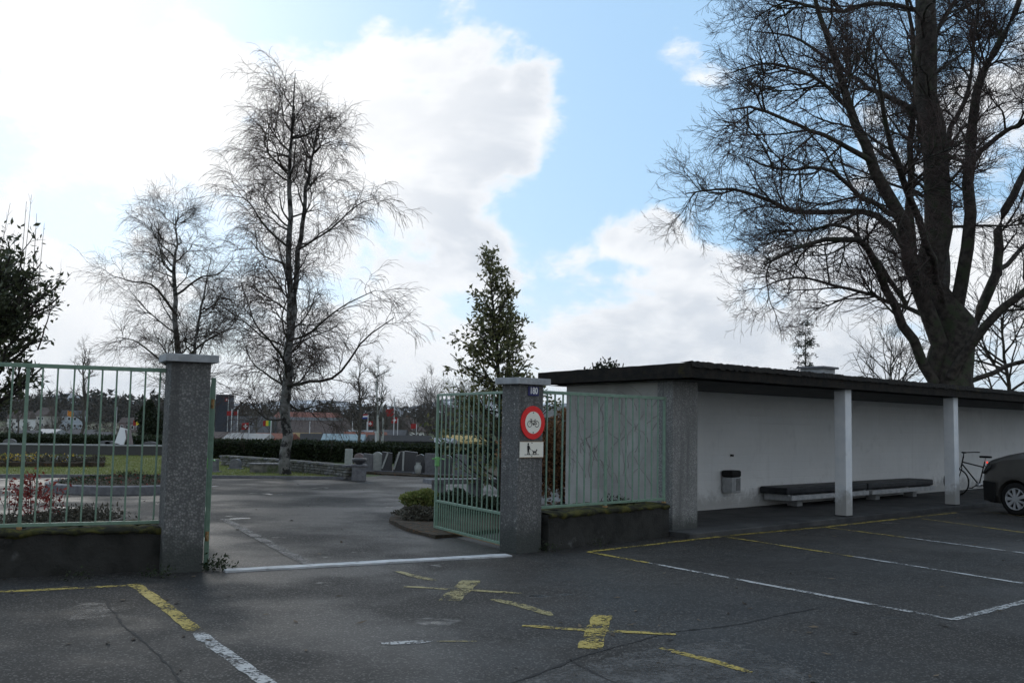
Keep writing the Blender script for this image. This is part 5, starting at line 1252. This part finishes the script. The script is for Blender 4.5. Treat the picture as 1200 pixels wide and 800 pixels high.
HUTS = [(262, 96, 506, 4.5, BROWNW, BROOF, 'brown allotment hut beside the silo tower'), (286, 90, 507.5, 3.6, BROWNW, LROOF, 'pale-roofed allotment hut with pale tarpaulin front'), (317, 92, 507.5, 3.4, REDW, RROOF, 'reddish allotment hut beside the birch trunk'),
        (356, 98, 507, 3.2, YELW, mat('ochre_roof', (.20, .14, .06), (.26, .18, .08), 3, .9), 'ochre allotment hut right of the birch trunk'), (372, 95, 508, 2.9, BROWNW, mat('black_felt_roof', (.02, .02, .022), (.03, .03, .03), 5, .9), 'black-roofed allotment hut before the large hall'),
        (402, 88, 508.5, 3.4, GREYW, TROOF, 'grey allotment hut with bluish roof and front left of the pale birches'), (430, 92, 506, 3.6, BROWNW, RROOF, 'brown red-roofed allotment hut behind the pale birches'), (472, 86, 510, 5.2, GREYW, MATS['black_felt_roof'], 'long flat dark allotment shed among the flags'), (455, 110, 503.5, 3.4, BLUEW, GROOF, 'pale blue allotment hut behind the flags'),
        (508, 96, 513, 3, WHW, SKYL, 'low glasshouse next to the gate leaf edge'), (432, 118, 504, 4.2, GREYW, SKYL, 'glass-roofed allotment hut in the middle of the plots'),
        (51, 120, 502.5, 2.4, WHW, SKYL, 'white little greenhouse seen through the railing'), (90, 125, 503, 3.2, GREYW, GROOF, 'grey low shed seen through the railing'), (112, 118, 506, 2.6, WHW, GROOF, 'small white shed seen through the railing'), (28, 118, 504, 2.4, GREYW, GROOF, 'small grey shed beside the dark evergreen'),
        (545, 98, 510, 4, BROWNW, YELW, 'yellow-roofed hut seen through the gate bars')]
for px, dep, yt, wd, wm_, rm_, lab in HUTS:
    house('allotment_hut', lab, 'hut', px, dep, yt, wd, 3.0, .74, wm_, rm_, random.uniform(-.3, .3), 1, 2, 'allotment huts', chim=False, ov=.2, doorm=BROWNW)
BUSHLAB = ['at the foot of the dark silo tower', 'before the pale-roofed hut with the tarpaulin', 'between the reddish hut and the birch trunk', 'left of the grey hut with bluish roof', 'between the banded flag and the hedge', 'at the foot of the pale birches', 'before the low glasshouse', 'seen through the gate under the yellow-roofed hut', 'beside the dark laurel trunk', 'left of the white little greenhouse', 'between greenhouse and grey low shed', 'under the tilted memorial board', 'beside the broad dark yew', 'behind the small white shed', 'behind the white little greenhouse']
bushes = [(250, 80), (300, 82), (340, 85), (388, 80), (415, 82), (445, 78), (500, 80), (530, 84), (5, 95), (38, 100), (75, 96), (135, 98), (160, 90), (120, 150), (60, 160)]
for (px, dep), bl_ in zip(bushes, BUSHLAB):
    bushy('garden_bush', 'dull garden bush ' + bl_, gbase(px, dep), random.uniform(1.0, 1.8), random.uniform(.9, 1.8), 1.2, 900, .2, random.choice([YEWL, GREYL, HEDGEL]), 'shrub', 'garden bushes among the allotments')

# ------------------------------------------------------------------ flags
FR = mat('flag_red', (.32, .03, .03), None, rough_=.8); FW = mat('flag_white', (.75, .75, .75), None, rough_=.8); FG = mat('flag_green', (.06, .30, .10), None, rough_=.8); FO = mat('flag_orange', (.75, .28, .03), None, rough_=.8); FBL = mat('flag_blue', (.04, .08, .35), None, rough_=.8); FY = mat('flag_yellow', (.7, .55, .05), None, rough_=.8)
POLE = mat('white_pole', (.55, .56, .57), (.62, .63, .64), 5, .5)
def flag(px, ybase, ytop, yfl, dep, kind, label, s=1.0, side=-1):
    s *= .56; b = gbase(px, dep); ztop = at(px, ytop, dep)[2]; zf_ = at(px, yfl, dep)[2]
    r = empty('flagpole', b, 0, label, 'flag', 'flags on poles over the allotments')
    MB().tube([(0, 0, -.1), (0, 0, ztop - b[2])], .045, 6).build('pole', POLE, r)
    def cloth(x0, x1, z0, z1, nm, m, dy=0.0, par=None):
        V = []; n = 6
        for i in range(n + 1):
            t = i / n; x = x0 + (x1 - x0) * t; sag = -.25 * s * abs(x) ** 1.2 * .5
            for z in (z0, z1): V.append((side * x, .12 * math.sin(x * 4.0) + dy, zf_ - b[2] + z + sag))
        return MB().add(V, [(2 * i, 2 * i + 2, 2 * i + 3, 2 * i + 1) for i in range(n)]).build(nm, m, par or r)
    if kind == 'cross':
        f = cloth(.05, 1.15 * s, -.5 * s, .5 * s, 'cloth', FR)
        for dy in (-.012, .012):
            cloth(.30 * s, .90 * s, -.1 * s, .1 * s, 'cross', FW, dy, f); cloth(.5 * s, .7 * s, -.3 * s, .3 * s, 'cross', FW, dy * 1.3, f)
    elif kind == 'tri':
        f = cloth(.05, .45 * s, -.4 * s, .4 * s, 'cloth', FG); cloth(.45 * s, .85 * s, -.4 * s, .4 * s, 'stripe', FY, 0, f); cloth(.85 * s, 1.25 * s, -.4 * s, .4 * s, 'stripe', FR, 0, f)
    elif kind == 'bands':
        f = cloth(.05, 1.3 * s, .14 * s, .42 * s, 'cloth', FR); cloth(.05, 1.3 * s, -.14 * s, .14 * s, 'stripe', FW, 0, f); cloth(.05, 1.3 * s, -.42 * s, -.14 * s, 'stripe', FBL, 0, f)
    else: cloth(.05, 1.15 * s, -.5 * s, .5 * s, 'cloth', {'red': FR, 'orange': FO, 'green': FG}[kind])
flag(271, 507, 479, 484, 95, 'red', 'plain red flag on the pole left of two', .8); flag(278, 507, 480, 484, 96, 'red', 'dull red flag hanging beside the other plain red one', .7)
flag(292, 507, 497, 499, 92, 'cross', 'red flag with white cross low over the pale-roofed hut', 1.1); flag(266.5, 500, 464, 468, 150, 'cross', 'small red flag with white cross at the silo tower', .9)
flag(317.5, 518, 492, 495.5, 84, 'tri', 'green, yellow and red flag left of the birch trunk', 1.0); flag(431, 505, 486, 487.5, 100, 'bands', 'red, white and blue banded flag left of the pale birches', 1.0); flag(430, 507, 494, 496, 101, 'cross', 'red flag with white cross under the banded flag', .95, 1)
flag(461.5, 508, 465, 483, 88, 'red', 'large drooping red flag on the tallest white pole', 1.2); flag(466, 510, 490, 492, 96, 'cross', 'red flag with white cross beside the tallest pole', 1.0); flag(488, 506, 497, 499, 110, 'red', 'red flag before the pale gabled house', 1.0)
flag(78, 498, 482, 484, 330, 'orange', 'orange flag on the blue-white house', 3.2, 1); flag(166, 505, 492, 494.5, 140, 'tri', 'green, yellow and red flag near the dark yew', 1.7, -1)
for px, yt, dep, lab in ((363, 494, 98, 'bare white pole in front of the large hall'), (413, 490, 100, 'bare white pole near the banded flag'), (136, 477, 190, 'bare grey pole before the forest'), (441, 506, 40, 'short white post in front of the hedge')):
    b = gbase(px, dep); o = MB().tube([(0, 0, -.1), (0, 0, at(px, yt, dep)[2] - b[2])], .05, 6).box((0, 0, at(px, yt, dep)[2] - b[2]), (.12, .12, .06)).build('pole', POLE, None, b); tag(o, lab, 'pole')

# ------------------------------------------------------------------ forest and mountains
def forest(label, px0, px1, d0, d1, n, hh, z0, colA, name='forest'):
    Vs = []; Fs = []; o = 0
    xs0 = rng.uniform(px0, px1, n); ds = rng.uniform(d0, d1, n)
    for px, dep in zip(xs0, ds):
        x = at(px, 500, dep)[0]; con = rng.uniform() < .45; h_ = hh * rng.uniform(.75, 1.15) * (1.15 if con else .9); k = 70
        zz = rng.uniform(0, 1, k); rad = (1 - zz) * .17 * h_ + .2 if con else np.sqrt(np.clip(1 - (zz * 2 - 1.05) ** 2, .03, 1)) * .26 * h_
        a = rng.uniform(0, 6.28, k); p = np.stack([x + rad * np.cos(a), dep + rad * np.sin(a), z0 + zz * h_], -1)
        d = rng.normal(0, 1, (k, 3)) * .09 * h_; e = rng.normal(0, 1, (k, 3)) * .06 * h_
        Vs.append(np.stack([p, p + d, p + e], 1).reshape(-1, 3)); Fs.append(np.arange(3 * k).reshape(-1, 3) + o); o += 3 * k
    tag(link(name, np_mesh(name, np.concatenate(Vs), np.concatenate(Fs)), colA), label, 'forest', None, 'stuff')
FORL = leaf_material('forest_mass', (.030, .030, .022), (.085, .072, .058), .9, .0); FORD = leaf_material('spruce_mass', (.018, .024, .016), (.04, .045, .03), .9, 0)
forest('dark mixed forest on the far slope left of the birch', -140, 250, 560, 640, 420, 12.5, -3.2, FORL)
forest('dark spruces along the far forest crest', 30, 240, 640, 700, 200, 16.5, -3.2, FORD)
forest('brownish far wood behind the allotments and flags', 250, 700, 420, 560, 460, 11.0, -4.5, FORL)
forest('leafless scrub on the slope below the forest', -120, 240, 300, 470, 240, 3.8, -6.1, leaf_material('scrub_mass', (.06, .05, .04), (.11, .095, .08), .9, 0))
MT = mat('mountain_slope', (.10, .12, .15), (.16, .18, .21), .004, .95, c3=(.75, .78, .82), s3=.0035, t3=(.52, .60))
def range_(dep, peaks, name, seed):
    from mathutils import noise
    V = []; F = []; n = 260; rows = 14
    xs_ = np.linspace(-260, 1400, n)
    for i, px in enumerate(xs_):
        yt = np.interp(px, [p[0] for p in peaks], [p[1] for p in peaks]) + 3.5 * noise.noise(Vector((px * .018, seed, 0))) + 1.6 * noise.noise(Vector((px * .06, seed, 3)))
        t_ = at(px, yt, dep); zt_ = max(t_[2], 4)
        for j in range(rows):
            f = j / (rows - 1); q = noise.noise(Vector((px * .03, f * 5, seed + 2)))
            V.append((t_[0] * (1 + .0 * f), dep - (1 - f) * dep * .16 + q * dep * .015, -20 + (zt_ + 20) * (f ** 1.15) + q * zt_ * .12 * math.sin(math.pi * f)))
    for i in range(n - 1):
        for j in range(rows - 1): a = i * rows + j; F.append((a, a + rows, a + rows + 1, a + 1))
    tag(link(name, np_mesh(name, V, F, True), MT), None, None, None, 'structure')
range_(9500, [(-260, 470), (0, 470), (80, 462), (140, 470), (230, 474), (330, 470), (380, 468), (430, 474), (470, 477), (520, 469), (570, 466), (640, 472), (800, 476), (1400, 500)], 'mountain', 4.0)

# ------------------------------------------------------------------ haze
hz = MB().box((0, 4600, 190), (22000, 15200, 420)).build('haze', None); hz['kind'] = 'stuff'; hz['label'] = 'thin bluish winter haze over the valley'
hm = bpy.data.materials.new('haze'); hm.use_nodes = True; t = hm.node_tree; t.nodes.clear()
pvn = NN(t, 'ShaderNodeVolumePrincipled'); pvn.inputs['Color'].default_value = (.90, .95, 1, 1); pvn.inputs['Density'].default_value = 4e-5; pvn.inputs['Anisotropy'].default_value = .55
ov_ = NN(t, 'ShaderNodeOutputMaterial'); t.links.new(pvn.outputs[0], ov_.inputs['Volume'])
hz.data.materials.clear(); hz.data.materials.append(hm)
